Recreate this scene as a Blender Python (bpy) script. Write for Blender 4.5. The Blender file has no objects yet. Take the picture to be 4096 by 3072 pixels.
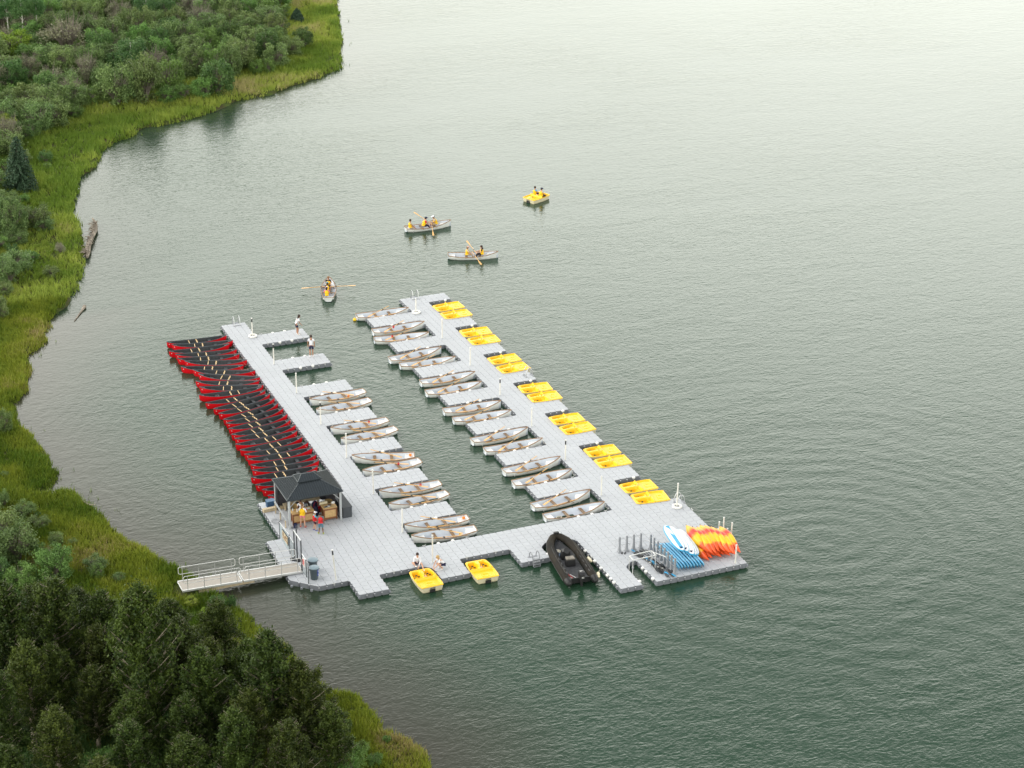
import bpy, math, random
import numpy as np
from mathutils import Vector, Matrix
random.seed(7); rng=np.random.default_rng(7)
PI=math.pi; R_=math.radians
scene=bpy.context.scene
CAM_F=8578.247
CAM_C=(-36.7970,-106.2136,67.0931)
CAM_R=(0.9223598,-0.3862994,0.0050238)
CAM_U=(0.1529690,0.3771204,0.9134444)
CAM_D=(0.3547576,0.8417559,-0.4069326)
CANOES=[(1.32, 49.19, -0.085), (1.53, 48.19, -0.19), (1.01, 47.27, -0.074), (1.31, 46.3, -0.162), (1.23, 45.34, -0.197), (1.54, 44.26, -0.327), (1.01, 43.42, -0.328), (1.63, 42.24, -0.404), (1.7, 41.07, -0.511), (1.3, 40.2, -0.379), (1.34, 39.17, -0.302), (1.0, 38.23, -0.072), (1.08, 37.13, 0.111), (1.27, 36.14, 0.236), (1.39, 35.2, 0.257), (1.42, 34.22, 0.295), (1.46, 33.32, 0.229), (1.39, 32.24, 0.196), (1.32, 31.28, 0.185), (1.36, 30.33, 0.142), (1.14, 29.32, 0.116), (1.21, 28.36, 0.103), (1.3, 27.37, 0.053), (1.27, 26.41, 0.02), (1.22, 25.46, -0.016), (1.09, 24.49, -0.046), (0.69, 23.54, -0.011), (0.66, 22.53, 0.074), (0.86, 21.61, 0.074), (0.96, 20.59, 0.074)]
ROWBOATS=[(16.99, 48.96, -0.065), (17.14, 45.5, -0.001), (16.68, 43.55, -0.185), (16.5, 39.83, 0.066), (16.84, 38.02, -0.127), (17.18, 34.52, -0.015), (16.92, 32.59, -0.035), (16.94, 28.86, -0.095), (17.03, 27.07, -0.11), (16.98, 23.53, 0.039), (17.25, 21.59, -0.03), (17.2, 18.13, 0.059), (17.11, 16.08, 0.015), (16.98, 12.55, 0.083), (17.12, 10.65, 0.013), (8.22, 34.53, -3.086), (8.09, 32.72, -3.019), (8.08, 29.06, -3.105), (8.17, 27.21, -3.014), (7.93, 23.43, 2.863), (7.93, 21.66, -3.051), (7.97, 18.02, 3.131), (7.9, 16.19, -3.037), (7.85, 12.58, 3.096), (7.75, 10.99, 3.074), (28.03, 67.57, -0.006), (29.02, 58.95, -0.319), (14.57, 55.88, 1.242)]
PEDALS=[(22.56, 48.36, -3.111), (22.55, 46.56, 3.139), (22.62, 42.42, 3.076), (22.62, 40.62, 3.126), (22.64, 36.43, -3.132), (22.64, 34.61, -3.077), (22.71, 30.47, 3.041), (22.71, 28.7, 3.099), (22.65, 24.43, 3.11), (22.71, 22.66, -3.109), (22.77, 18.52, 3.105), (22.75, 16.67, 3.114), (22.72, 12.45, 3.117), (22.75, 10.66, 3.032), (4.57, 5.87, 1.585), (8.29, 5.62, 1.555), (40.5, 71.4, 0.42)]
SHORE=[(49.18, 157.88), (47.48, 152.78), (44.53, 142.73), (40.85, 130.54), (37.74, 122.18), (34.41, 119.26), (30.55, 117.0), (27.1, 114.68), (22.89, 113.77), (20.97, 112.01), (17.67, 109.56), (13.83, 108.0), (11.33, 108.05), (9.97, 105.97), (7.52, 104.01), (5.46, 101.43), (3.85, 97.13), (1.54, 93.87), (0.4, 89.25), (-1.31, 84.08), (-1.34, 81.27), (-1.59, 78.11), (-3.0, 71.69), (-3.83, 68.19), (-4.42, 66.44), (-5.37, 64.25), (-6.59, 61.61), (-7.05, 61.02), (-8.46, 58.63), (-9.49, 56.46), (-10.04, 54.37), (-11.63, 52.06), (-12.36, 49.01), (-13.02, 45.24), (-13.97, 43.74), (-14.61, 42.93), (-14.76, 40.87), (-14.84, 38.37), (-14.48, 36.76), (-14.03, 33.8), (-13.96, 31.89), (-13.88, 30.14), (-14.31, 28.97), (-15.09, 28.21), (-15.89, 27.67), (-15.62, 27.15), (-14.69, 27.14), (-13.87, 26.85), (-13.45, 26.23), (-13.27, 25.11), (-12.76, 23.46), (-12.69, 21.87), (-12.29, 19.9), (-11.81, 18.09), (-11.11, 16.99), (-10.61, 15.61), (-10.1, 14.1), (-9.69, 12.9), (-8.46, 9.79), (-7.9, 8.03), (-7.45, 6.35), (-7.21, 5.43), (-6.83, 4.31), (-6.41, 2.54), (-6.04, 0.21), (-5.76, -2.17), (-5.57, -4.31), (-4.21, -5.01), (-3.87, -5.35), (-3.93, -6.58), (-3.51, -7.29), (-3.6, -8.45), (-4.1, -9.18), (-3.34, -9.44), (-2.81, -10.36), (-2.42, -11.44), (-2.26, -12.15), (-2.52, -13.43), (-3.27, -16.37)]
BUSHES=[(10.4, 115.2, 4.9, 3.7, 'W'), (13.6, 115.8, 5.6, 3.9, 'W'), (21.7, 115.9, 4.3, 3.5, 'D'), (24.9, 121.4, 4.2, 2.3, 'W'), (18.8, 128.7, 3.5, 2.7, 'G'), (21.0, 123.0, 4.0, 3.2, 'W'), (20.1, 115.2, 2.7, 2.6, 'G'), (12.6, 132.7, 4.1, 2.7, 'D'), (9.7, 136.8, 4.3, 5.5, 'B'), (15.2, 139.1, 3.6, 3.7, 'W'), (19.0, 139.1, 4.5, 3.0, 'W'), (17.6, 134.3, 3.9, 2.4, 'G'), (3.4, 118.6, 4.0, 2.2, 'D'), (6.2, 118.8, 2.5, 3.1, 'B'), (9.0, 124.3, 3.4, 2.8, 'B'), (7.5, 129.0, 3.5, 3.2, 'W'), (1.3, 126.0, 3.4, 3.1, 'D'), (3.7, 137.7, 3.3, 3.6, 'P'), (-1.4, 115.5, 3.1, 2.5, 'W'), (0.6, 112.3, 2.9, 3.3, 'W'), (-3.1, 105.6, 3.3, 2.6, 'B'), (-0.9, 107.0, 2.2, 2.4, 'D'), (-4.6, 91.2, 5.5, 2.7, 'S'), (-7.7, 78.7, 4.5, 2.8, 'W'), (-5.3, 80.0, 2.7, 2.6, 'W'), (-6.6, 86.1, 2.2, 2.2, 'W'), (-4.7, 72.6, 1.2, 1.0, 'B'), (-9.1, 69.8, 2.2, 3.0, 'W'), (15.8, 115.0, 2.1, 2.0, 'G'), (17.7, 115.5, 1.8, 2.1, 'G'), (30.9, 124.0, 3.0, 2.9, 'W'), (34.0, 127.8, 2.4, 2.4, 'W'), (36.2, 130.7, 2.8, 2.2, 'D'), (29.9, 130.2, 3.6, 3.3, 'W'), (28.5, 135.3, 3.0, 2.8, 'W'), (23.1, 134.4, 4.0, 3.3, 'W'), (27.6, 138.8, 3.1, 3.4, 'W'), (32.1, 140.2, 2.5, 3.0, 'W'), (34.6, 136.0, 3.3, 2.8, 'W'), (39.3, 143.1, 1.6, 1.6, 'S'), (38.0, 145.3, 1.8, 2.3, 'G'), (18.6, 148.8, 2.7, 3.1, 'B'), (16.1, 151.4, 2.8, 2.9, 'G'), (13.6, 154.1, 2.8, 3.9, 'D'), (6.1, 144.6, 5.2, 2.8, 'A'), (4.7, 146.3, 4.9, 2.8, 'A'), (7.9, 145.1, 4.9, 2.2, 'A'), (24.0, 147.5, 3.1, 2.9, 'D'), (27.3, 148.7, 3.0, 2.9, 'B'), (35.9, 147.0, 2.8, 2.9, 'G'), (27.9, 122.3, 1.7, 1.6, 'G'), (29.3, 121.7, 1.8, 1.1, 'G'), (5.1, 112.9, 1.6, 2.0, 'G'), (9.5, 147.6, 2.7, 2.8, 'W'), (15.4, 133.7, 2.2, 2.5, 'B'), (19.7, 125.6, 2.0, 2.1, 'G'), (7.7, 116.9, 2.1, 2.4, 'G'), (27.8, 129.5, 2.1, 2.2, 'W'), (23.8, 126.8, 2.2, 2.3, 'W'), (5.0, 123.2, 2.9, 2.6, 'B'), (3.6, 129.2, 2.7, 2.6, 'B'), (6.8, 138.7, 2.4, 2.9, 'W'), (13.1, 142.2, 3.1, 2.4, 'W'), (21.6, 143.5, 2.9, 2.5, 'W'), (-18.9, 17.8, 3.3, 2.8, 'W'), (-18.3, 25.8, 1.6, 0.9, 'W'), (-17.2, 14.6, 2.9, 2.4, 'G'), (-19.3, 14.5, 1.9, 2.0, 'G'), (-16.5, 23.5, 0.6, 0.5, 'D'), (-14.6, 13.9, 1.2, 0.9, 'G'), (-13.5, 13.0, 0.8, 0.9, 'W'), (-20.5, 15.6, 1.9, 1.7, 'D'), (-16.1, 37.9, 2.2, 1.3, 'W'), (-12.2, 59.6, 1.8, 1.2, 'W'), (-7.8, 79.5, 3.3, 2.4, 'W'), (-4.8, 79.0, 1.6, 1.9, 'W'), (-10.1, 67.4, 2.7, 2.2, 'W'), (-6.5, 67.6, 1.2, 1.4, 'W'), (-4.6, 73.6, 1.0, 0.8, 'B'), (-11.1, 64.5, 1.6, 1.5, 'W'), (-3.9, -10.5, 0.5, 0.5, 'G'), (-5.6, -8.5, 0.8, 0.7, 'G'), (-5.6, -11.1, 0.9, 0.9, 'G'), (-6.1, -7.7, 1.0, 0.7, 'G'), (-5.3, -12.5, 0.9, 0.9, 'G'), (-6.9, -11.2, 1.2, 1.1, 'W'), (-8.7, 7.1, 1.4, 1.1, 'D'), (-7.8, 7.1, 1.1, 0.6, 'D'), (-10.0, 8.3, 0.7, 1.0, 'P'), (-9.5, 6.7, 0.8, 0.8, 'P')]
POPLARS=[(-22.8, -1.8, 9.7), (-22.3, -5.0, 7.5), (-20.2, -1.5, 9.2), (-19.0, -5.9, 5.8), (-17.5, -1.2, 7.7), (-16.5, -7.7, 11.4), (-13.8, -9.3, 7.8), (-11.3, -3.2, 7.0), (-10.9, -7.5, 6.6), (-10.7, -11.0, 9.0), (-9.2, -12.1, 7.6), (-14.2, -5.4, 7.7), (-24.5, -7.7, 7.7), (-21.9, -10.0, 6.2), (-18.7, -12.5, 6.2), (-16.1, -14.3, 5.8), (-13.5, -14.6, 6.9), (-11.1, -16.3, 6.6), (-20.5, 2.9, 6.6), (-18.1, 2.5, 6.0), (-15.4, 0.8, 6.1), (-13.2, 0.5, 5.3), (-9.1, -7.4, 4.5), (-25.0, -13.4, 6.8), (-20.9, -15.5, 6.3)]

# ---------------- camera ----------------
cam=bpy.data.cameras.new('camera'); camo=bpy.data.objects.new('camera',cam); scene.collection.objects.link(camo)
cam.sensor_width=36; cam.lens=CAM_F*36/4096; cam.clip_start=1; cam.clip_end=6000
m=Matrix.Identity(4)
for i,a in enumerate((CAM_R,CAM_U,tuple(-x for x in CAM_D))):
    for j in range(3): m[j][i]=a[j]
for j in range(3): m[j][3]=CAM_C[j]
camo.matrix_world=m; scene.camera=camo
scene.render.resolution_x=1024; scene.render.resolution_y=768
# ---------------- light ----------------
SUN_EL=R_(60); SUN_AZ=R_(-65)      # azimuth clockwise from +Y
w=bpy.data.worlds.new('World'); scene.world=w; w.use_nodes=True
nt=w.node_tree; nt.nodes.clear()
sky=nt.nodes.new('ShaderNodeTexSky'); sky.sky_type='NISHITA'; sky.sun_disc=False
sky.sun_elevation=SUN_EL; sky.sun_rotation=SUN_AZ; sky.dust_density=4.0; sky.air_density=1.0; sky.ozone_density=1.0; sky.altitude=1000
hs=nt.nodes.new('ShaderNodeHueSaturation'); hs.inputs['Saturation'].default_value=0.22
# thin overcast veil: soft cloud noise over the sky
tc=nt.nodes.new('ShaderNodeTexCoord'); nz=nt.nodes.new('ShaderNodeTexNoise'); nz.inputs['Scale'].default_value=2.2; nz.inputs['Detail'].default_value=5
mp=nt.nodes.new('ShaderNodeMapRange'); mp.inputs[1].default_value=0.3; mp.inputs[2].default_value=0.7; mp.inputs[3].default_value=0.85; mp.inputs[4].default_value=1.2
mx=nt.nodes.new('ShaderNodeMix'); mx.data_type='RGBA'; mx.blend_type='MULTIPLY'; mx.inputs[0].default_value=1.0
bg=nt.nodes.new('ShaderNodeBackground'); bg.inputs['Strength'].default_value=SKY_STR if 'SKY_STR' in globals() else 0.15
wo=nt.nodes.new('ShaderNodeOutputWorld'); L=nt.links
L.new(sky.outputs[0],hs.inputs['Color']); L.new(tc.outputs['Generated'],nz.inputs['Vector']); L.new(nz.outputs['Fac'],mp.inputs[0])
# glow added low in the unseen sky, away from the sun, brightening the water
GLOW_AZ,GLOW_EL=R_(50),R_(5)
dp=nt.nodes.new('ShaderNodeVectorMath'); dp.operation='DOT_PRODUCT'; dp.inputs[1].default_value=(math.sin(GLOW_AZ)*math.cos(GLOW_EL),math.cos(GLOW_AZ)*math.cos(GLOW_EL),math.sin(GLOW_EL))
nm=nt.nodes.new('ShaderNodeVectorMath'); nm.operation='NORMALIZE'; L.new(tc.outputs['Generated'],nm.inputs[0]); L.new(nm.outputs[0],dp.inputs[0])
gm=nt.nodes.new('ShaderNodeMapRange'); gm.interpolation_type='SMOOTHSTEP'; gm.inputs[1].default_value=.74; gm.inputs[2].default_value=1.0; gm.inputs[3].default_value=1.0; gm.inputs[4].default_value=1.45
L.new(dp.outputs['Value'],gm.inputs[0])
# bright band added to the unseen sky, shaped to lift the water reflections
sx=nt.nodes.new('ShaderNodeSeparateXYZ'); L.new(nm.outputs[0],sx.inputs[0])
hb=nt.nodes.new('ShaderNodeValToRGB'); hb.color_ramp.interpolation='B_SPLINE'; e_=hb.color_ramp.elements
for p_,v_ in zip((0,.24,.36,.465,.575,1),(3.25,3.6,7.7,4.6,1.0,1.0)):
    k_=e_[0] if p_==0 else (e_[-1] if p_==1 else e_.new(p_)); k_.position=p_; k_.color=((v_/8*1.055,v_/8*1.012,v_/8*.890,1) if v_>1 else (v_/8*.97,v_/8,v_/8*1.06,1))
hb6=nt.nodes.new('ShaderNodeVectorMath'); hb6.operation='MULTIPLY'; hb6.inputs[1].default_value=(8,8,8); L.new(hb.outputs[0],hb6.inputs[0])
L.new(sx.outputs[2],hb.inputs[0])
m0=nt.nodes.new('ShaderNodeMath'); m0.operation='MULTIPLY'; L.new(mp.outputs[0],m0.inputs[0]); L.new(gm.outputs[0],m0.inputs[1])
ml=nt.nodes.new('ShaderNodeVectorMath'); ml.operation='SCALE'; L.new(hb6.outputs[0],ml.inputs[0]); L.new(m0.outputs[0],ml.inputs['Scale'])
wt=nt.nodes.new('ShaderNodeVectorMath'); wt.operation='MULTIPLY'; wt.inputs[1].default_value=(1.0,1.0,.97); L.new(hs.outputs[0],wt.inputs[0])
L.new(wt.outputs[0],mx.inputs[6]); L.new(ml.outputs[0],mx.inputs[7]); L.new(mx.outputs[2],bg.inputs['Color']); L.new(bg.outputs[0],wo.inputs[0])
sl=bpy.data.lights.new('sun','SUN'); sl.energy=0.9; sl.angle=R_(25); sl.color=(1,.95,.87)
so=bpy.data.objects.new('sun',sl); scene.collection.objects.link(so)
sd=Vector((math.sin(SUN_AZ)*math.cos(SUN_EL),math.cos(SUN_AZ)*math.cos(SUN_EL),math.sin(SUN_EL)))
so.rotation_euler=(-sd).to_track_quat('-Z','Y').to_euler(); so.location=(60,60,120)
scene.view_settings.view_transform='Standard'; scene.view_settings.look='None'; scene.view_settings.gamma=1
scene.view_settings.exposure=-0.08
scene.render.engine='CYCLES'
scene.cycles.max_bounces=6; scene.cycles.transparent_max_bounces=8

# ---------------- helpers ----------------
COL=scene.collection
def mat(name,col,rough=.6,spec=.5,metal=0,noise=.0,nscale=8,bump=0,bscale=40,trans=0,coat=0,mix=None,vary=0,emit=None):
    M=bpy.data.materials.new(name); M.use_nodes=True; n=M.node_tree; b=n.nodes['Principled BSDF']
    b.inputs['Roughness'].default_value=rough; b.inputs['Metallic'].default_value=metal; b.inputs['Specular IOR Level'].default_value=spec
    c=(*col,1); b.inputs['Base Color'].default_value=c
    if coat: b.inputs['Coat Weight'].default_value=coat
    tc=n.nodes.new('ShaderNodeTexCoord')
    last=None
    if noise or mix:
        nz=n.nodes.new('ShaderNodeTexNoise'); nz.inputs['Scale'].default_value=nscale; nz.inputs['Detail'].default_value=6; nz.inputs['Roughness'].default_value=.65
        n.links.new(tc.outputs['Object'],nz.inputs['Vector'])
        r=n.nodes.new('ShaderNodeValToRGB'); r.color_ramp.elements[0].position=.32; r.color_ramp.elements[1].position=.68
        lo=mix if mix else tuple(x*(1-noise) for x in col); hi=col if mix else tuple(min(1,x*(1+noise)) for x in col)
        r.color_ramp.elements[0].color=(*lo,1); r.color_ramp.elements[1].color=(*hi,1)
        n.links.new(nz.outputs['Fac'],r.inputs[0]); last=r.outputs[0]
    if vary:
        oi=n.nodes.new('ShaderNodeObjectInfo'); h=n.nodes.new('ShaderNodeHueSaturation')
        mr=n.nodes.new('ShaderNodeMapRange'); mr.inputs[3].default_value=1-vary; mr.inputs[4].default_value=1+vary
        n.links.new(oi.outputs['Random'],mr.inputs[0]); n.links.new(mr.outputs[0],h.inputs['Value'])
        if last is None: h.inputs['Color'].default_value=c
        else: n.links.new(last,h.inputs['Color'])
        last=h.outputs[0]
    if last is not None: n.links.new(last,b.inputs['Base Color'])
    if bump:
        nb=n.nodes.new('ShaderNodeTexNoise'); nb.inputs['Scale'].default_value=bscale; nb.inputs['Detail'].default_value=3
        n.links.new(tc.outputs['Object'],nb.inputs['Vector']); bp=n.nodes.new('ShaderNodeBump'); bp.inputs['Strength'].default_value=bump; bp.inputs['Distance'].default_value=.02
        n.links.new(nb.outputs['Fac'],bp.inputs['Height']); n.links.new(bp.outputs[0],b.inputs['Normal'])
    return M
class MB:
    def __init__(s): s.v=[];s.f=[];s.mi=[];s.cur=0
    def add(s,vs,fs):
        o=len(s.v); s.v+= [tuple(map(float,v)) for v in vs]; s.f+=[tuple(o+i for i in f) for f in fs]; s.mi+=[s.cur]*len(fs); return s
    def box(s,c,d,rz=0,M=None,taper=1):
        x,y,z=d[0]/2,d[1]/2,d[2]/2
        vs=[Vector((a*x*(taper if k>0 else 1),b*y*(taper if k>0 else 1),k*z)) for k in(-1,1) for b in(-1,1) for a in(-1,1)]
        T=Matrix.Translation(c)@(M if M else Matrix.Rotation(rz,4,'Z'))
        return s.add([T@v for v in vs],[(0,2,3,1),(4,5,7,6),(0,1,5,4),(2,6,7,3),(0,4,6,2),(1,3,7,5)])
    def loft(s,rings,closed=True,cap0=True,cap1=True):
        n=len(rings[0]); vs=[p for r in rings for p in r]; fs=[]
        m=n if closed else n-1
        for i in range(len(rings)-1):
            for j in range(m):
                a=i*n+j; b=i*n+(j+1)%n; fs.append((a,b,b+n,a+n))
        if closed and cap0: fs.append(tuple(range(n-1,-1,-1)))
        if closed and cap1: fs.append(tuple((len(rings)-1)*n+j for j in range(n)))
        return s.add(vs,fs)
    def tube(s,pts,r,n=8,closed=False):
        pts=[Vector(p) for p in pts]; rs=r if isinstance(r,(list,tuple)) else [r]*len(pts)
        N=len(pts); rings=[]; ref=None
        for i,p in enumerate(pts):
            if closed: t=pts[(i+1)%N]-pts[i-1]
            else: t=pts[min(i+1,N-1)]-pts[max(i-1,0)]
            t.normalize()
            if ref is None: ref=Vector((0,0,1)) if abs(t.z)<.9 else Vector((1,0,0))
            u=(ref-t*ref.dot(t)); 
            if u.length<1e-4: u=t.orthogonal()
            u.normalize(); v=t.cross(u); ref=u
            rings.append([p+u*math.cos(2*PI*k/n)*rs[i]+v*math.sin(2*PI*k/n)*rs[i] for k in range(n)])
        if closed: rings.append(rings[0]); return s.loft(rings,True,False,False)
        return s.loft(rings)
    def lathe(s,prof,c=(0,0,0),n=16):
        rings=[[(c[0]+r*math.cos(2*PI*k/n),c[1]+r*math.sin(2*PI*k/n),c[2]+z) for k in range(n)] for r,z in prof]
        return s.loft(rings)
    def ball(s,c,r,n=10,sq=(1,1,1)):
        rings=[]
        for i in range(n//2+1):
            a=PI*i/(n//2); rr=max(math.sin(a),1e-3)
            rings.append([(c[0]+r*sq[0]*rr*math.cos(2*PI*k/n),c[1]+r*sq[1]*rr*math.sin(2*PI*k/n),c[2]-r*sq[2]*math.cos(a)) for k in range(n)])
        return s.loft(rings)
    def xf(s,M,start=0):
        s.v[start:]=[tuple(M@Vector(v)) for v in s.v[start:]]; return s
    def ob(s,name,mats,parent=None,smooth=None,bevel=0):
        me=bpy.data.meshes.new(name); me.from_pydata(s.v,[],s.f)
        if not isinstance(mats,(list,tuple)): mats=[mats]
        for m_ in mats: me.materials.append(m_)
        if len(mats)>1: me.polygons.foreach_set('material_index',s.mi)
        if smooth:
            me.polygons.foreach_set('use_smooth',[True]*len(me.polygons)); me.set_sharp_from_angle(angle=R_(smooth))
        me.update(); o=bpy.data.objects.new(name,me); COL.objects.link(o)
        if parent: o.parent=parent
        if bevel:
            b=o.modifiers.new('bevel','BEVEL'); b.width=bevel; b.segments=2; b.limit_method='ANGLE'
        return o
def thing(name,label,cat,loc=(0,0,0),rz=0,group=None):
    o=bpy.data.objects.new(name,None); COL.objects.link(o); o.empty_display_size=.2
    o.location=loc; o.rotation_euler=(0,0,rz); return tag(o,label,cat,group)
def tag(o,label,cat,group=None):
    o['label']=label; o['category']=cat
    if group: o['group']=group
    elif 'group' in o: del o['group']
    return o
def kids(o): return [c for c in ALLKIDS.get(o.name,[])]
ALLKIDS={}
def reg(root):
    # remember the child tree of a prototype
    def rec(o):
        ch=[c for c in bpy.data.objects if c.parent==o]; ALLKIDS[o.name]=ch
        for c in ch: rec(c)
    rec(root); return root
def dup(root,loc,rz,label,group=None,scale=None):
    r=root.copy(); COL.objects.link(r); r.location=loc
    r.rotation_euler=(root.rotation_euler[0],root.rotation_euler[1],rz); r['label']=label
    if group: r['group']=group
    if scale: r.scale=scale
    def rec(src,dst):
        for c in ALLKIDS.get(src.name,[]):
            d=c.copy(); COL.objects.link(d); d.parent=dst; rec(c,d)
    rec(root,r); return r
def lerp(a,b,t): return a+(b-a)*t
ORD=['first','second','third','fourth','fifth','sixth','seventh','eighth','ninth','tenth','eleventh','twelfth','thirteenth','fourteenth','fifteenth','sixteenth','seventeenth','eighteenth','nineteenth','twentieth','twenty-first','twenty-second','twenty-third','twenty-fourth','twenty-fifth','twenty-sixth','twenty-seventh','twenty-eighth','twenty-ninth','thirtieth']

# ---------------- materials ----------------
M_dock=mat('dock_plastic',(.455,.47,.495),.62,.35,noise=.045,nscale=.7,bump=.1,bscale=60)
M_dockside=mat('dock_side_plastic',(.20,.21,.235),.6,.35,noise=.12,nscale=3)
M_white=mat('white_plastic',(.80,.79,.76),.45)
M_offwhite=mat('aged_white_plastic',(.74,.72,.66),.5,noise=.06,nscale=5)
M_steel=mat('galvanised_steel',(.55,.56,.57),.38,metal=.75,noise=.1,nscale=20)
M_alu=mat('aluminium',(.68,.68,.67),.42,metal=.35,noise=.05,nscale=9)
M_red=mat('red_canoe_plastic',(.66,.004,.012),.32,.5,noise=.08,nscale=3,vary=.06)
M_blackp=mat('black_plastic',(.042,.046,.05),.5,.4,noise=.25,nscale=5)
M_blkgun=mat('black_gunwale',(.09,.10,.11),.35,.5)
M_seatgrey=mat('moulded_grey_seat',(.075,.08,.085),.55)
M_ash=mat('ash_wood',(.66,.45,.22),.5,noise=.15,nscale=14)
M_oar=mat('varnished_oar_wood',(.78,.46,.17),.4,noise=.12,nscale=9)
M_brown=mat('brown_gunwale_wood',(.26,.145,.07),.5,noise=.3,nscale=10)
M_thwart=mat('weathered_thwart_wood',(.21,.135,.075),.6,noise=.35,nscale=12)
M_hull=mat('white_boat_fibreglass',(.80,.80,.78),.35,.5,noise=.05,nscale=2.5)
M_hullin=mat('boat_interior_paint',(.57,.61,.67),.5,.4,noise=.05,nscale=3)
M_yel=mat('yellow_boat_plastic',(.92,.56,.012),.38,.45,noise=.03,nscale=2,vary=.03)
M_cream=mat('cream_hull_plastic',(.74,.66,.46),.45,noise=.06,nscale=3)
M_rope=mat('pale_rope',(.72,.68,.58),.8)
M_rubber=mat('black_rubber',(.02,.02,.021),.5)
M_olive=mat('olive_boat_fabric',(.085,.072,.052),.65,noise=.25,nscale=3)
M_navy=mat('navy_cloth',(.018,.022,.07),.85)
M_orange=mat('orange_float_plastic',(.85,.22,.01),.4)
M_redp=mat('red_plastic',(.60,.02,.03),.4)
M_roof=mat('dark_roof_metal',(.045,.055,.062),.38,.5,metal=.3,noise=.1,nscale=2)
M_post=mat('grey_painted_post',(.42,.44,.45),.5,noise=.06,nscale=4)
M_curtain=mat('dark_curtain_cloth',(.055,.052,.062),.85,noise=.2,nscale=8)
M_ply=mat('plywood',(.55,.36,.16),.6,noise=.12,nscale=9)
M_stain=mat('stained_lumber',(.22,.09,.035),.55,noise=.25,nscale=12)
M_lumber=mat('raw_lumber',(.52,.42,.28),.7,noise=.2,nscale=10)
M_grate=mat('beige_grating',(.40,.365,.32),.8,noise=.25,nscale=60)
M_rackgrey=mat('grey_rack_plastic',(.26,.27,.29),.6,noise=.1,nscale=5)
M_boxgrey=mat('charcoal_resin',(.055,.062,.07),.6,noise=.1,nscale=5)
M_bin=mat('slate_bin_plastic',(.07,.095,.11),.5,noise=.1,nscale=5)
M_binlid=mat('bin_lid_plastic',(.22,.29,.33),.5)
M_blue=mat('blue_sticker',(.02,.06,.35),.5)
M_cyan=mat('cyan_board_foam',(.03,.36,.62),.4,noise=.08,nscale=3)
M_paleblue=mat('pale_blue_foam',(.17,.46,.68),.45,noise=.15,nscale=3)
M_board=mat('white_board_foam',(.80,.82,.83),.45,noise=.04,nscale=3)
M_bark=mat('poplar_bark',(.40,.34,.26),.9,noise=.3,nscale=6,bump=.6,bscale=20)
M_palebark=mat('aspen_bark',(.62,.60,.52),.85,noise=.2,nscale=8)
M_drift=mat('driftwood',(.42,.36,.29),.9,nscale=2.2,mix=(.09,.07,.055),bump=.8,bscale=14)
M_wicker=mat('wicker',(.32,.22,.09),.8,noise=.3,nscale=40)

# ================= setting: land, water, grass =================
SH=np.array(SHORE)
# extend shoreline beyond the frame
ext0=np.array([(90,330),(72,260),(60,205)]); ext1=np.array([(-4,-24),(-2,-40),(-6,-70)])
SHX=np.vstack([ext0,SH,ext1])
POLY=np.vstack([SHX,[(-160,-70),(-160,330)]])
def inside(x,y):
    r=np.zeros(x.shape,bool); n=len(POLY)
    for i in range(n):
        x0,y0=POLY[i]; x1,y1=POLY[(i+1)%n]
        if y0==y1: continue
        c=((y0>y)!=(y1>y))&(x<(x1-x0)*(y-y0)/(y1-y0)+x0); r^=c
    return r
def sdist(x,y):
    d=np.full(x.shape,1e9)
    for i in range(len(SHX)-1):
        a=SHX[i]; b=SHX[i+1]; ab=b-a; t=np.clip(((x-a[0])*ab[0]+(y-a[1])*ab[1])/(ab@ab),0,1)
        d=np.minimum(d,np.hypot(x-a[0]-t*ab[0],y-a[1]-t*ab[1]))
    return np.where(inside(x,y),d,-d)
def vnoise(x,y,s,seed=0):
    xi=np.floor(x/s).astype(int); yi=np.floor(y/s).astype(int); fx=x/s-xi; fy=y/s-yi
    fx=fx*fx*(3-2*fx); fy=fy*fy*(3-2*fy)
    def h(a,b):
        n=(a*374761393+b*668265263+seed*982451653)&0x7fffffff; n=(n^(n>>13))*1274126177&0x7fffffff
        return (n&0xffff)/65535.
    return (h(xi,yi)*(1-fx)+h(xi+1,yi)*fx)*(1-fy)+(h(xi,yi+1)*(1-fx)+h(xi+1,yi+1)*fx)*fy
def terr(x,y,d=None):
    if d is None: d=sdist(x,y)
    dd=d+(vnoise(x,y,1.1,3)-.5)*.5+(vnoise(x,y,3.1,5)-.5)*.5
    t=np.clip((dd+.5)/.8,0,1); z=-.6+t*t*(3-2*t)*.85
    z=z+np.clip(dd,0,60)*.02+np.where(dd>.3,(vnoise(x,y,2.3,8)-.5)*.25,0)
    return z
xs=np.concatenate([np.arange(-110,-34,2.),np.arange(-34,52,.5),np.arange(52,80,2.)]); ys=np.concatenate([np.arange(-60,-30,1.),np.arange(-30,165,.5),np.arange(165,260,2.)])
X,Y=np.meshgrid(xs,ys); D=sdist(X,Y); Z=terr(X,Y,D)
def gridmesh(name,X,Y,Z,keep=None):
    ny,nx=X.shape; idx=np.arange(nx*ny).reshape(ny,nx)
    q=np.stack([idx[:-1,:-1],idx[:-1,1:],idx[1:,1:],idx[1:,:-1]],-1).reshape(-1,4)
    if keep is not None:
        k=keep.ravel(); q=q[k[q].any(1)]
    me=bpy.data.meshes.new(name); co=np.stack([X,Y,Z],-1).reshape(-1,3)
    me.vertices.add(len(co)); me.vertices.foreach_set('co',co.ravel())
    me.loops.add(q.size); me.loops.foreach_set('vertex_index',q.ravel().astype(np.int32))
    me.polygons.add(len(q)); me.polygons.foreach_set('loop_start',np.arange(0,q.size,4,dtype=np.int32))
    me.update(calc_edges=True); me.polygons.foreach_set('use_smooth',np.ones(len(q),bool)); me.validate()
    return me
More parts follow.
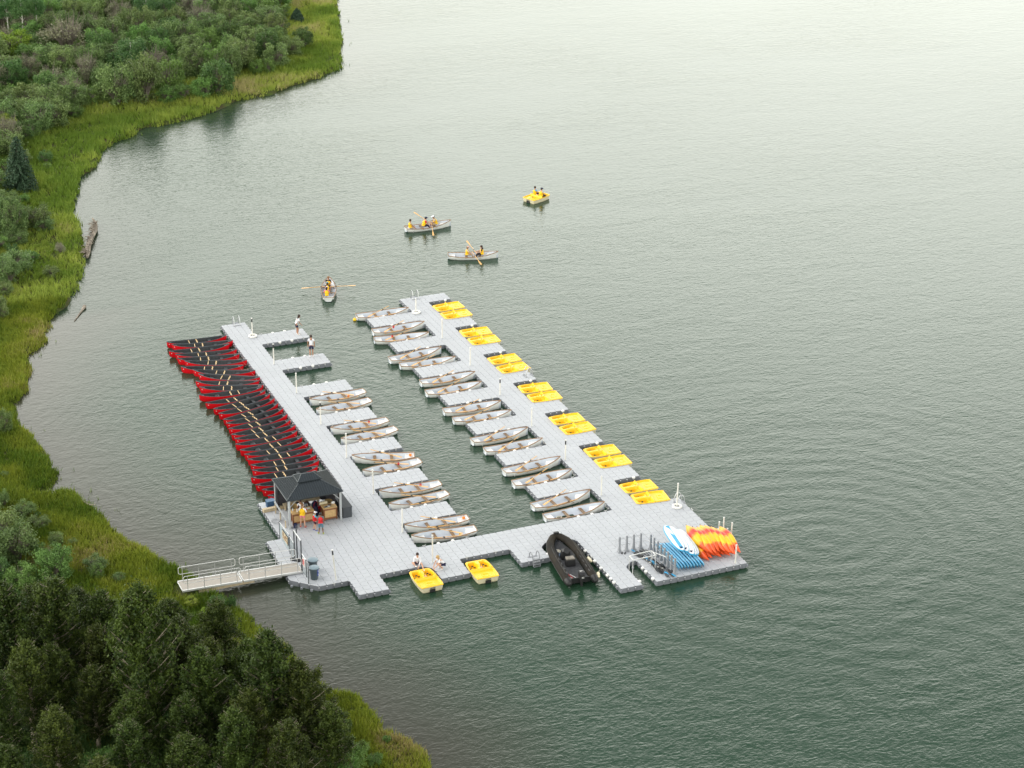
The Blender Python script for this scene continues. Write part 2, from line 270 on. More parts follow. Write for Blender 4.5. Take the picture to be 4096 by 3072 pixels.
me=gridmesh('ground',X,Y,Z,keep=D>-3)
gr=bpy.data.objects.new('ground',me); COL.objects.link(gr); gr['kind']='structure'
M_ground=mat('bank_soil_and_moss',(.065,.10,.018),.95,.2,nscale=.6,mix=(.055,.042,.022)); me.materials.append(M_ground)
# ---- water ----
def water_mat():
    M=bpy.data.materials.new('lake_water'); M.use_nodes=True; n=M.node_tree; b=n.nodes['Principled BSDF']; L=n.links
    N=n.nodes.new
    b.inputs['IOR'].default_value=1.333; b.inputs['Roughness'].default_value=.07
    geo=N('ShaderNodeNewGeometry'); at=N('ShaderNodeAttribute'); at.attribute_name='shallow'
    cr=N('ShaderNodeValToRGB'); e=cr.color_ramp.elements; e[0].color=(.018,.047,.026,1); e[1].color=(.050,.048,.034,1)
    n1=N('ShaderNodeTexNoise'); n1.inputs['Scale'].default_value=.05; n1.inputs['Detail'].default_value=4
    L.new(geo.outputs['Position'],n1.inputs['Vector'])
    L.new(at.outputs['Fac'],cr.inputs[0]); L.new(cr.outputs[0],b.inputs['Base Color'])
    def wave(scale,stretch,rot,detail=2,dist=.5):
        mp=N('ShaderNodeMapping'); mp.inputs['Rotation'].default_value=(0,0,rot); mp.inputs['Scale'].default_value=(scale*stretch,scale,scale)
        L.new(geo.outputs['Position'],mp.inputs[0]); t=N('ShaderNodeTexNoise'); t.inputs['Scale'].default_value=1; t.inputs['Detail'].default_value=detail; t.inputs['Distortion'].default_value=dist
        L.new(mp.outputs[0],t.inputs['Vector']); return t.outputs['Fac']
    def m(op,a,b_):
        x=N('ShaderNodeMath'); x.operation=op
        for i,v in enumerate((a,b_)):
            if isinstance(v,(int,float)): x.inputs[i].default_value=v
            else: L.new(v,x.inputs[i])
        return x.outputs[0]
    a=wave(1.8,.5,R_(12),2,1.2); c=wave(3.6,.75,R_(-24),3,1.2); d=wave(.45,.55,R_(32),1,.3)
    # wind patches: broad areas where the ripples are stronger
    pt=wave(.035,.5,R_(20),2,1.0)
    mr=N('ShaderNodeMapRange'); mr.inputs[1].default_value=.35; mr.inputs[2].default_value=.65; mr.inputs[3].default_value=.7; mr.inputs[4].default_value=1.25
    L.new(pt,mr.inputs[0])
    calm=m('SUBTRACT',1.0,m('MULTIPLY',at.outputs['Fac'],.55))
    h=m('ADD',m('MULTIPLY',a,.024),m('ADD',m('MULTIPLY',c,.021),m('MULTIPLY',d,.022)))
    # faint rings spreading from the floating dock
    for (rx,ry,sc,am) in ((31,1,.16,.010),(26,-16,.14,.008),(2,30,.30,.005)):
        mp=N('ShaderNodeMapping'); mp.inputs['Location'].default_value=(-rx,-ry,0); L.new(geo.outputs['Position'],mp.inputs[0])
        wv_=N('ShaderNodeTexWave'); wv_.wave_type='RINGS'; wv_.rings_direction='Z'; wv_.inputs['Scale'].default_value=sc; wv_.inputs['Distortion'].default_value=11; wv_.inputs['Detail'].default_value=2; wv_.inputs['Detail Scale'].default_value=.5
        L.new(mp.outputs[0],wv_.inputs['Vector']); ln=N('ShaderNodeVectorMath'); ln.operation='LENGTH'; L.new(mp.outputs[0],ln.inputs[0])
        fr_=N('ShaderNodeMapRange'); fr_.inputs[1].default_value=4; fr_.inputs[2].default_value=34; fr_.inputs[3].default_value=am; fr_.inputs[4].default_value=0; L.new(ln.outputs['Value'],fr_.inputs[0])
        h=m('ADD',h,m('MULTIPLY',wv_.outputs['Fac'],fr_.outputs[0]))
    h=m('MULTIPLY',h,m('MULTIPLY',mr.outputs[0],calm))
    bp=N('ShaderNodeBump'); bp.inputs['Strength'].default_value=1; bp.inputs['Distance'].default_value=1.0
    L.new(h,bp.inputs['Height']); L.new(bp.outputs[0],b.inputs['Normal'])
    return M
M_water=water_mat()
wx=np.concatenate([[-400,-150,-80],np.arange(-40,60,2.),[60,80,110,150,220,400,900,2500]]); wy=np.concatenate([[-400,-120,-60],np.arange(-30,170,2.),[170,190,220,260,320,450,900,3000]])
WX,WY=np.meshgrid(wx,wy); WD=sdist(WX,WY)
me=gridmesh('water',WX,WY,np.zeros_like(WX),keep=WD<6)
sh=np.clip(1-(-WD)/9.,0,1).ravel()*np.where(WY.ravel()<60,1,.35)
at=me.attributes.new('shallow','FLOAT','POINT'); at.data.foreach_set('value',sh.astype(np.float32))
me.materials.append(M_water); wo_=bpy.data.objects.new('water',me); COL.objects.link(wo_); wo_['kind']='structure'
# ================= foliage =================
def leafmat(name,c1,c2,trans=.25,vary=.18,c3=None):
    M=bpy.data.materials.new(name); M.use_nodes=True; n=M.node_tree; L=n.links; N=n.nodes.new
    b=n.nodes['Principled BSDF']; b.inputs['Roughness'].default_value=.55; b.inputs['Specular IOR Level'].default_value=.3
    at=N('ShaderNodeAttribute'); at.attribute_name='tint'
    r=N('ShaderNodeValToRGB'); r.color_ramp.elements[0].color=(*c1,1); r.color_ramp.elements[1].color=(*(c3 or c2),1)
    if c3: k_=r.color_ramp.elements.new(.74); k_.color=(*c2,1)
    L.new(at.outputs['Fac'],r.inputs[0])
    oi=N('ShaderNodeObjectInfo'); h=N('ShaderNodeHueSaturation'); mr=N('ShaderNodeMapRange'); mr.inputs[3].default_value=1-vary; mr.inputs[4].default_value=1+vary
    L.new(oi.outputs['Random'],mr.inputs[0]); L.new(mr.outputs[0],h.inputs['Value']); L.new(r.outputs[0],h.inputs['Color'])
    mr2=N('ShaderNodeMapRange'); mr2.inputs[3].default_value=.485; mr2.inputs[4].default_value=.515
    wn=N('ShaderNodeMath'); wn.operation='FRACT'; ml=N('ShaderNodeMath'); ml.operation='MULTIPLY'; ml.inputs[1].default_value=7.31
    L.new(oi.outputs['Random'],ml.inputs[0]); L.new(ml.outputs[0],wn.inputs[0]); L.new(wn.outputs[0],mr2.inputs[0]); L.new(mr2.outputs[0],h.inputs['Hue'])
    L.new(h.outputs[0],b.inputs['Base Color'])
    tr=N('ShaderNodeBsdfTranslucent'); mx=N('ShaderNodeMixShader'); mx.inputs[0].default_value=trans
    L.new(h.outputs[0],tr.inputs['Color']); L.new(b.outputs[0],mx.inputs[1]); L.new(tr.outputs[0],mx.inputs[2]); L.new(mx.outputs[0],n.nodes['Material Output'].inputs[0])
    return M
LM={'W':leafmat('willow_leaves',(.085,.145,.042),(.25,.34,.115)),'G':leafmat('green_leaves',(.085,.165,.035),(.22,.36,.09)),
 'D':leafmat('dark_leaves',(.055,.120,.034),(.150,.26,.070)),'B':leafmat('grey_brown_twigs',(.150,.165,.085),(.31,.31,.19),.1),
 'P':leafmat('yellow_green_leaves',(.150,.240,.020),(.34,.42,.06)),'A':leafmat('aspen_leaves',(.055,.130,.040),(.130,.24,.075)),
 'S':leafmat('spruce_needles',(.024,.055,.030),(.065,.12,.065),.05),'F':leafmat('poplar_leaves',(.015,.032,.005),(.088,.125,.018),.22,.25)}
def quads(name,C,U,V,tint,m_,parent=None):
    """C centres, U,V half axes (n,3) -> one mesh of n leaf faces"""
    n=len(C); co=np.empty((n,4,3)); co[:,0]=C-U; co[:,1]=C-V*.9; co[:,2]=C+U; co[:,3]=C+V*.9
    me=bpy.data.meshes.new(name); me.vertices.add(n*4); me.vertices.foreach_set('co',co.ravel())
    me.loops.add(n*4); me.loops.foreach_set('vertex_index',np.arange(n*4,dtype=np.int32))
    me.polygons.add(n); me.polygons.foreach_set('loop_start',np.arange(0,n*4,4,dtype=np.int32)); me.update(calc_edges=True)
    a=me.attributes.new('tint','FLOAT','POINT'); a.data.foreach_set('value',np.repeat(tint,4).astype(np.float32))
    me.materials.append(m_); return me
def rdir(n):
    a=rng.normal(size=(n,3)); return a/np.linalg.norm(a,axis=1,keepdims=True)
def leafset(name,P,size,tint,m_,out=None,droop=0.):
    n=len(P); nrm=rdir(n)
    if out is not None: nrm=nrm*.8+out*.7; nrm/=np.linalg.norm(nrm,axis=1,keepdims=True)
    t=np.cross(nrm,rdir(n)); t/=np.linalg.norm(t,axis=1,keepdims=True); b=np.cross(nrm,t)
    t[:,2]-=droop; s=size*rng.uniform(.6,1.35,(n,1))
    return quads(name,P,t*s*.5,b*s*.32,tint,m_)
def clumps(n,centers,radii,weights=None,soft=.5):
    k=rng.choice(len(centers),n,p=weights); d=rdir(n); r=np.where(rng.random((n,1))<soft,np.abs(rng.normal(0,.75,(n,1))),rng.uniform(.35,1,(n,1))**.6)
    return centers[k]+d*r*radii[k], d, k
def crown_bush(kind,seed,nl=7600,size=.15):
    global rng; rng=np.random.default_rng(seed)
    nc=52; a=rng.uniform(0,2*PI,nc); h=rng.uniform(.12,.9,nc); prof=np.sin(np.clip(h,0,1)*PI*.62+.5)
    rr=rng.uniform(.25,1,nc)**.6*prof*.42
    c=np.stack([np.cos(a)*rr,np.sin(a)*rr,h*.82+rng.uniform(-.05,.05,nc)],-1); rad=rng.uniform(.08,.17,(nc,1))*np.array([[1,1,.85]])
    P,d,k=clumps(nl,c,rad); P[:,2]=np.abs(P[:,2])
    tint=np.clip(rng.uniform(0,.75,nl)+rng.uniform(-.2,.3,nc)[k],0,1)
    return leafset('crown_'+kind,P,size/3.5,tint,LM[kind],out=d)
def twigs_mesh(seed,h=1.,n=60):
    r=random.Random(seed); b=MB()
    for i in range(n):
        a=r.uniform(0,2*PI); s=r.uniform(.1,.42); z=r.uniform(.5,.97)
        p=[(0.03*math.cos(a),.03*math.sin(a),0),(s*.4*math.cos(a),s*.4*math.sin(a),z*.5),(s*math.cos(a+.2),s*math.sin(a+.2),z)]
        b.tube(p,[.012,.007,.002],3)
        for q in range(3):
            aa=a+r.uniform(-1,1); b.tube([p[1],(p[1][0]+.2*math.cos(aa),p[1][1]+.2*math.sin(aa),p[1][2]+.22)],[.004,.0015],3)
    return b
M_twig=mat('grey_twigs',(.20,.17,.14),.9,noise=.3,nscale=5)
BMESH={k:[crown_bush(k,s*17+ord(k)) for s in range(3 if k in 'WGD' else 2)] for k in 'WGDPA'}
BMESH['B']=[crown_bush('B',91,2600,.12),crown_bush('B',92,2300,.12)]
tw=[twigs_mesh(s).ob('branches',M_twig) for s in (1,2)]; TW=[t.data for t in tw]
for t in tw: bpy.data.objects.remove(t)
def child(name,me,parent,scale=(1,1,1),loc=(0,0,0)):
    o=bpy.data.objects.new(name,me); COL.objects.link(o); o.parent=parent; o.scale=scale; o.location=loc; return o
DESC={'W':('bushy grey-green willow','willow bush','willow_bush'),'G':('leafy mid green shrub','shrub','leafy_shrub'),'D':('dark blue-green young poplar','tree','young_poplar'),'B':('grey-brown bush with dead twigs','bush','twiggy_bush'),'P':('pale yellow-green shrub','shrub','pale_shrub'),'A':('slender aspen with a thin white trunk','tree','aspen_tree')}
def zone(x,y,kind):
    d=float(sdist(np.array([x]),np.array([y]))[0]); dsc,cat,_=DESC[kind]
    if y>100:
        a='at the grass edge of the far wood' if d<10.5 else ('in the middle of the far wood' if d<19 else 'deep in the far wood')
        b='' if y>100 and kind in 'PA' else (', left part' if x<12 else ', right part' if x>25 else ', centre part')
        return dsc+' '+a+b, 'far wood '+cat+' '+a+b+' '+kind.lower().replace('w','willow').replace('g','green').replace('d','dark').replace('b','twiggy').replace('p','pale').replace('a','aspen')
    if y>50: a='on the left bank beside the driftwood bend' if d<8 else 'at the left edge behind the bank grass'
    elif y>0: a='on the near left bank above the gangway' if y>12 else 'by the shore end of the gangway'
    else: a='on the lower bank right of the tall poplars'
    return dsc+' '+a, cat+' '+a
def zat(x,y): return float(terr(np.array([float(x)]),np.array([float(y)]))[0])
def bush(x,y,h,wd,k,label,group=None):
    dsc,cat,nm=DESC[k]
    t=thing(nm,label,cat,(x,y,zat(x,y)-.05),random.uniform(0,6.28),group)
    if k=='A':
        tr=MB(); tr.tube([(0,0,0),(.05,0,h*.5),(0,.04,h*.85)],[.09,.06,.02],6)
        for q in range(7):
            a=random.uniform(0,6.28); z=h*random.uniform(.35,.75); tr.tube([(0,0,z),(.5*math.cos(a),.5*math.sin(a),z+.6)],[.03,.01],4)
        tr.ob('trunk',M_palebark,t)
        child('crown',random.choice(BMESH['A']),t,(wd*1.0,wd*1.0,h*.62),(0,0,h*.42))
    else:
        child('crown',random.choice(BMESH[k]),t,(wd*1.12,wd*1.12,h))
        child('branches',random.choice(TW),t,(wd,wd,h*(1.05 if k=='B' else .8)))
    return t
# spruce
def spruce(x,y,h,wd,label):
    t=thing('spruce_tree',label,'tree',(x,y,zat(x,y)),0)
    MB().tube([(0,0,0),(0,0,h*.97)],[.11,.02],7).ob('trunk',M_bark,t)
    P=[];T=[]
    z=.2
    while z<h:
        r=wd*.68*(1-z/h)**.75+.05; nb=max(5,int(14*r/wd*2)+4)
        for q in range(nb):
            a=random.uniform(0,6.28)
            for s in np.linspace(.15,1,int(10*r)+4):
                for _ in range(3):
                    P.append((r*s*math.cos(a)+random.gauss(0,.06),r*s*math.sin(a)+random.gauss(0,.06),z-.35*s*r+random.gauss(0,.04))); T.append(min(1,s*.6+random.uniform(0,.4)))
        z+=h*.042
    P=np.array(P); child('crown',leafset('spruce_crown',P,.17,np.array(T),LM['S'],droop=.3),t)
# place the listed bushes and trees
GW='bushes and young trees of the wood on the far bank'
nS=0
taken=[]
for i,(x,y,h,wd,k) in enumerate(BUSHES):
    taken.append((x,y,wd*.5))
    far=y>100
    if k=='S':
        spruce(x,y,h,wd,'dark blue-green spruce standing at the left edge of the grassy bank' if nS==0 else 'small dark spruce on the far bank beside the grassy point'); nS+=1; continue
    dsc=DESC[k][0]
    lb,gp_=zone(x,y,k); bush(x,y,h*(1.12 if far else 1),wd*(1.12 if far else 1),k,lb,gp_)
# fill the wood behind
rr=random.Random(5); cnt=0
cand=[]
for _ in range(9000):
    x=rr.uniform(-30,52); y=rr.choice((rr.uniform(104,186),rr.uniform(30,186))); cand.append((x,y))
cx=np.array(cand); cd=sdist(cx[:,0],cx[:,1])
for (x,y),d in zip(cand,cd):
    lim=6.6+rr.uniform(0,1.6) if y>100 else 3.4+rr.uniform(0,4)
    if d<lim or cnt>235: continue
    # keep to what the camera can see
    v=Vector((x,y,2))-Vector(CAM_C); fz=v.dot(Vector(CAM_D)); px=CAM_F*v.dot(Vector(CAM_R))/fz; py=CAM_F*v.dot(Vector(CAM_U))/fz
    if px<-2350 or py>1750: continue
    if any((x-a)**2+(y-b)**2<(c+.75)**2 for a,b,c in taken): continue
    k=rr.choices('WGDBPA',[.46,.22,.14,.10,.03,.05])[0]; wd=rr.uniform(2.5,4.1); h=rr.uniform(2.6,4.4)*(1.4 if k=='A' else 1)
    if y<100: k='W' if k in 'BA' and rr.random()<.6 else k; f_=min(1,max(.35,(d-2)/7)); h*=.75*f_; wd*=.8*max(.5,f_)
    taken.append((x,y,wd*.5)); cnt+=1; dsc=DESC[k][0]
    lb,gp_=zone(x,y,k); bush(x,y,h,wd,k,lb,gp_)
for (xa,xb,ya,yb,nn,dl) in ((-22,2,48,100,70,3.6),(-26,-12,14,46,34,3.0)):
    for _ in range(nn*6):
        x=rr.uniform(xa,xb); y=rr.uniform(ya,yb); d=float(sdist(np.array([x]),np.array([y]))[0])
        if d<dl or nn<=0 or any((x-a)**2+(y-b)**2<(c*.8+.5)**2 for a,b,c in taken): continue
        k=rr.choices('WGD',[.7,.2,.1])[0]; f_=min(1,(d-dl)/5+.35); wd=rr.uniform(1.8,3.2)*f_; h=wd*rr.uniform(.75,1.05); taken.append((x,y,wd*.5)); nn-=1
        lb,gp_=zone(x,y,k); bush(x,y,h,wd,k,lb,gp_)
# ---- tall poplars in the foreground ----
def poplar_mesh(seed,H=9.,nl=34000):
    global rng; rng=np.random.default_rng(seed); r=random.Random(seed)
    b=MB(); top=H*.93
    fork=r.random()<.6
    trunk=[(0,0,0),(r.uniform(-.1,.1),r.uniform(-.1,.1),H*.35),(r.uniform(-.2,.2),r.uniform(-.2,.2),H*.65),(r.uniform(-.2,.2),r.uniform(-.2,.2),top)]
    b.tube(trunk,[.19,.15,.10,.02],8)
    cen=[];rad=[]
    def on(z):
        t=z/top*3; i=min(2,int(t)); f=t-i; a=Vector(trunk[i]); c=Vector(trunk[i+1]); return a.lerp(c,min(1,f))
    n=84
    for i in range(n):
        z=H*(.17+.77*(i+.5)/n); a=i*2.4+r.uniform(-.5,.5); rel=(z/H-.17)/.77
        L_=(1.75*(.50+.5*math.sin(min(1,rel*1.3+.2)*PI)) if rel<.55 else 1.75*(.72*((1-rel)/.45)**.8+.07))*r.uniform(.6,1.15)
        L_=max(.25,L_)
        p0=on(z); p1=p0+Vector((math.cos(a)*L_*.5,math.sin(a)*L_*.5,L_*.38)); p2=p0+Vector((math.cos(a)*L_,math.sin(a)*L_,L_*.95))
        b.tube([p0,p1,p2],[.045*(1-rel*.6),.028,.008],4)
        for q in range(2):
            aa=a+r.uniform(-1.2,1.2); b.tube([p1,p1+Vector((math.cos(aa)*.5,math.sin(aa)*.5,.45))],[.016,.005],3)
        for s,rr_ in ((.35,.26),(.68,.31),(1.0,.25)):
            c=p0.lerp(p2,s); cen.append((c.x+r.gauss(0,.1),c.y+r.gauss(0,.1),c.z+r.gauss(0,.12))); rad.append(rr_*r.uniform(.7,1.25))
    for q in range(9):
        z_=r.uniform(-.55,.9); cen.append((trunk[3][0]+r.gauss(0,.05+.12*max(0,z_)),trunk[3][1]+r.gauss(0,.05+.12*max(0,z_)),top-z_)); rad.append(.12+.16*max(0,z_+.3))
    C=np.array(cen); Rr=np.array(rad)[:,None]*np.array([[1,1,1.6]])
    wt_=np.clip((C[:,2]/H-.05)/.45,.25,1)*rng.uniform(.35,1.3,len(C)); wt_/=wt_.sum()
    P,d,k=clumps(nl,C,Rr,wt_,.75)
    tint=np.clip(rng.uniform(0,.7,nl)**1.5+rng.uniform(-.1,.38,len(C))[k]+.25*(d[:,2]>.3),0,1)  # leaves on each clump's upper side get lighter, a highlight put into the colour
    me=leafset('poplar_crown',P,.14,tint,LM['F'],out=d,droop=.15)
    o=b.ob('poplar_trunk',M_bark,smooth=60); tm=o.data; bpy.data.objects.remove(o); return tm,me
PM=[poplar_mesh(s) for s in (11,12,13,14)]
PL=['tall dark poplar with a thick forked trunk in the middle of the near stand']
POPLARS=POPLARS+[(-18.2,-3.4,6.8),(-15.6,-2.6,6.4),(-20.9,-4.2,6.5),(-12.6,-6.6,6.5),(-17.6,-9.8,6.0),(-15.2,-11.3,6.2),(-12.2,-12.6,6.6),(-23.6,.8,6.2),(-8.2,-13.8,5.6),(-12.9,-2.0,4.8),(-8.3,-9.9,5.0)]
PLAB={}
for row_,lo_,hi_ in (('back',-4.5,99),('middle',-9.5,-4.5),('front',-99,-9.5)):
    q_=sorted([i for i,p_ in enumerate(POPLARS) if lo_<=p_[1]<hi_],key=lambda i:POPLARS[i][0])
    for n_,i in enumerate(q_): PLAB[i]=(row_,n_,len(q_))
for i,(x,y,h) in enumerate(POPLARS):
    row_,od_,tot=PLAB[i]
    lab='dark green poplar, %s from the left in the %s row of the near stand'%(ORD[od_],row_); g='poplars of the near stand'
    if i==5: lab='tallest poplar of the near stand, its bare trunk showing down the middle'
    if i==9: lab='dark poplar at the right front of the stand, pointed top over the water'
    if i==7: lab='dark poplar just below the gangway, its top against the water'
    if i==10: lab='rightmost poplar of the near stand, leaning over the lower bank'
    t=thing('poplar_tree',lab,'tree',(x,y,zat(x,y)-.1),random.uniform(0,6.28),g)
    tm,cm=PM[i%4]; s=h/9.2; ws=max(.8,min(1.12,s*1.1))
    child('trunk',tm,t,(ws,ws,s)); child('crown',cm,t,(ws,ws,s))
# ---- grass ----
def grass(n,box,dmin,dmax,name,label,h0,h1,m_,seed,blades=6,wd=.05):
    g=np.random.default_rng(seed)
    x=g.uniform(box[0],box[1],n); y=g.uniform(box[2],box[3],n); d=sdist(x,y)
    cull=d+ (vnoise(x,y,1.5,4)-.5)*.6
    k=(cull>dmin)&(d<dmax)&~((x>-10.6)&(x<-5.5)&(y>9.2)&(y<11.1))
    v=np.stack([x,y,np.ones_like(x)],-1)-np.array(CAM_C); fz=v@np.array(CAM_D); px=CAM_F*(v@np.array(CAM_R))/fz; py=CAM_F*(v@np.array(CAM_U))/fz
    k&=(abs(px)<2500)&(abs(py)<2000)
    x=x[k];y=y[k];d=d[k]; n=len(x); z=terr(x,y,d)
    z=np.maximum(z,-.05)
    if dmin<-1:
        kk=vnoise(x,y,1.7,44)>.62; x,y,z,d=x[kk],y[kk],z[kk],d[kk]; n=len(x)
    hh=(h0+(h1-h0)*vnoise(x,y,2.2,21)*g.uniform(.5,1.2,n))
    tone=vnoise(x,y,1.3,33)*.25+vnoise(x,y,3.4,31)*.35+vnoise(x,y,9.,32)*.4
    x=np.repeat(x,blades);y=np.repeat(y,blades);z=np.repeat(z,blades);hh=np.repeat(hh,blades)*g.uniform(.6,1.15,n*blades);tone=np.repeat(tone,blades)
    N=n*blades; a=g.uniform(0,2*PI,N); lean=g.uniform(.1,.75,N)*hh; a2=g.uniform(0,2*PI,N)
    bx=x+g.normal(0,.09,N); by=y+g.normal(0,.09,N); w_=wd*g.uniform(.6,1.4,N)
    co=np.empty((N,3,3)); co[:,0]=np.stack([bx-np.cos(a2)*w_,by-np.sin(a2)*w_,z-.03],-1); co[:,1]=np.stack([bx+np.cos(a2)*w_,by+np.sin(a2)*w_,z-.03],-1)
    co[:,2]=np.stack([bx+np.cos(a)*lean,by+np.sin(a)*lean,z+hh],-1)
    me=bpy.data.meshes.new(name); me.vertices.add(N*3); me.vertices.foreach_set('co',co.ravel()); me.loops.add(N*3); me.loops.foreach_set('vertex_index',np.arange(N*3,dtype=np.int32))
    me.polygons.add(N); me.polygons.foreach_set('loop_start',np.arange(0,N*3,3,dtype=np.int32)); me.update(calc_edges=True)
    t=np.clip((tone-.5)*2.2+.38+g.uniform(-.22,.22,N),0,1); at=me.attributes.new('tint','FLOAT','POINT'); at.data.foreach_set('value',np.repeat(t,3).astype(np.float32))
    me.materials.append(m_); o=bpy.data.objects.new(name,me); COL.objects.link(o); o['kind']='stuff'; o['label']=label; o['category']='grass'; return o
M_grass=leafmat('sedge_grass',(.15,.245,.030),(.36,.43,.075),.35,0,c3=(.46,.42,.18))
M_weed=leafmat('bank_weeds',(.080,.155,.012),(.27,.32,.035),.3,0,c3=(.36,.30,.13))
grass(150000,(-16,62,62,190),-.15,9.5,'shore_grass','tall yellow-green sedge along the far and left waterline',.35,.75,M_grass,1,blades=6,wd=.045)
grass(120000,(-30,0,-30,62),-.15,14,'bank_grass','deep green grass and weeds on the near left bank',.25,.6,M_weed,2,blades=7,wd=.035)
grass(9000,(-16,62,-24,190),-1.3,.2,'water_reeds','thin reeds standing in the shallows along the shore',.25,.6,M_weed,9,blades=3,wd=.025)
grass(60000,(-30,50,62,186),8,40,'wood_undergrowth','low green undergrowth between the bushes of the wood',.3,.8,LM['G'],3,blades=5,wd=.08)
grass(40000,(-34,-6,-24,30),7,40,'stand_undergrowth','dark green undergrowth beneath the near poplars',.3,.9,LM['D'],4,blades=5,wd=.08)

rs_=random.Random(8)
for i in range(34):
    x=rs_.uniform(-26,-7); y=rs_.uniform(-14,5)
    if float(sdist(np.array([x]),np.array([y]))[0])<1.6: continue
    bush(x,y,rs_.uniform(1.6,3.0),rs_.uniform(1.8,2.8),rs_.choice('DDG'),'low dark shrub growing under the near poplars','understorey shrubs beneath the near poplars')

# ================= floating dock =================
DZ=.35
def wv(v,r):
    l=np.interp(r,[0,20,27,38,53,71,93,103],[-.1,.05,.3,.45,.65,.72,.82,.93]); rt=np.interp(r,[0,20,30,44,64,80,103],[0,.2,.2,.12,0,-.08,-.2])
    t=min(1,max(0,(v-20)/11)) if r>20 else min(1,max(0,(v-12)/19)); t=t*t*(3-2*t)
    return (v+l*(1-t)+rt*t)*.5
def W(v,r,z=DZ): return (wv(v,r),r*.5,z)
cells=set()
def add(v0,v1,r0,r1):
    for v in range(v0,v1):
        for r in range(r0,r1): cells.add((v,r))
def rem(v0,v1,r0,r1):
    for v in range(v0,v1):
        for r in range(r0,r1): cells.discard((v,r))
add(-4,39,15,20); add(-5,-4,16,20); add(-6,-4,17,20); add(-7,11,18,29); add(-4,11,20,29); add(-5,11,29,40); add(7,11,40,103)
add(0,4,11,15); add(11,15,11,15); add(22,26,11,15); add(31,49,0,20); rem(34,36,0,6)
add(39,43,20,103)
LF=[(27,31),(38,42),(49,53),(60,64),(71,75),(82,86),(93,97)]
RF=[(28,32),(40,44),(52,56),(64,68),(76,80),(88,92),(100,103)]
for a,b in LF: add(11,19,a,b); add(31,39,a,b)
for a,b in RF: add(43,47,a,b)
diag={(34,5):'SE',(26,14):'SE',(30,14):'SW',(10,14):'SW',(-5,15):'SW',(-6,16):'SW',(-7,17):'SW'}
for c in diag: cells.discard(c)
dock=thing('floating_dock','grey modular floating dock of plastic cubes with two long piers and finger berths','dock',(0,0,0))
b=MB(); g_=.006; ch=.055; bv=.016
def cube(v,r,cut=None):
    base=[(0,0),(1,0),(1,1),(0,1)]
    gg=g_/.5; cc=ch/.5
    P=[(gg+cc,gg),(1-gg-cc,gg),(1-gg,gg+cc),(1-gg,1-gg-cc),(1-gg-cc,1-gg),(gg+cc,1-gg),(gg,1-gg-cc),(gg,gg+cc)]
    if cut=='SE': P=[(gg+cc*.5,gg),(1-gg,1-gg-cc*.5),(1-gg-cc,1-gg),(gg+cc,1-gg),(gg,1-gg-cc),(gg,gg+cc)]
    if cut=='SW': P=[(1-gg-cc*.5,gg),(1-gg,gg+cc),(1-gg,1-gg-cc),(1-gg-cc,1-gg),(gg+cc,1-gg),(gg,1-gg-cc*.5)]
    cx=sum(p[0] for p in P)/len(P); cy=sum(p[1] for p in P)/len(P)
    def ring(s,z): return [W(v+cx+(a-cx)*s,r+cy+(c-cy)*s,z) for a,c in P]
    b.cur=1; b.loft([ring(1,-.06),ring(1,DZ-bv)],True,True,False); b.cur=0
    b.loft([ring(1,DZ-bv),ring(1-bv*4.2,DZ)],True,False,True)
for v,r in sorted(cells): cube(v,r)
for (v,r),c in diag.items(): cube(v,r,c)
# corner lugs and pin heads
pts={}
for (v,r) in list(cells)+list(diag):
    for a in(0,1):
        for c in(0,1): pts[(v+a,r+c)]=pts.get((v+a,r+c),0)+1
b.cur=1
for (v,r),n in pts.items():
    x,y,_=W(v,r)
    if n>=3: b.cur=0; b.lathe([(.066,DZ-.06),(.066,DZ-.010),(.04,DZ-.004)],(x,y,0),8); b.cur=1
    else: b.lathe([(.085,.10),(.085,.22)],(x,y,0),7)
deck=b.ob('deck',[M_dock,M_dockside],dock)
def facing(v,r):
    # outward direction at an edge grid point
    c=[((v+a,r+d) in cells or (v+a,r+d) in diag) for a,d in((-1,-1),(0,-1),(0,0),(-1,0))]
    return c
pins=[]
for (v,r),n in pts.items():
    if n==2:
        c=facing(v,r)
        if c[0] and c[1]: d=(0,1)
        elif c[1] and c[2]: d=(-1,0)
        elif c[2] and c[3]: d=(0,-1)
        elif c[3] and c[0]: d=(1,0)
        else: continue
        pins.append((v,r,d))
cp=Vector(CAM_C)
pins.sort(key=lambda q:((Vector(W(q[0],q[1]))-cp).length)+(0 if q[2] in((0,-1),(-1,0)) else 400))
def cyl(bm_,x,y,z0,z1,r,n=8): bm_.lathe([(r,z0),(r,z1),(r*.5,z1+.01)],(x,y,0),n)
pinmesh=MB(); cyl(pinmesh,0,0,-.10,.0,.030); pinmesh.lathe([(.055,0),(.055,.025),(.03,.045)],(0,0,0),8)
pm=pinmesh.ob('side_pin',M_steel,dock); pmd=pm.data; first=True; rest=MB()
for i,(v,r,d) in enumerate(pins):
    x,y,_=W(v,r); x+=d[0]*.03; y+=d[1]*.03
    if i<100:
        o=pm if first else child('side_pin',pmd,dock); first=False; o.location=(x,y,.235)
    else:
        rest.lathe([(.05,.13),(.055,.235),(.055,.26),(.03,.28)],(x,y,0),6)
ro=rest.ob('side_pins',M_steel,dock); ro['kind']='stuff'
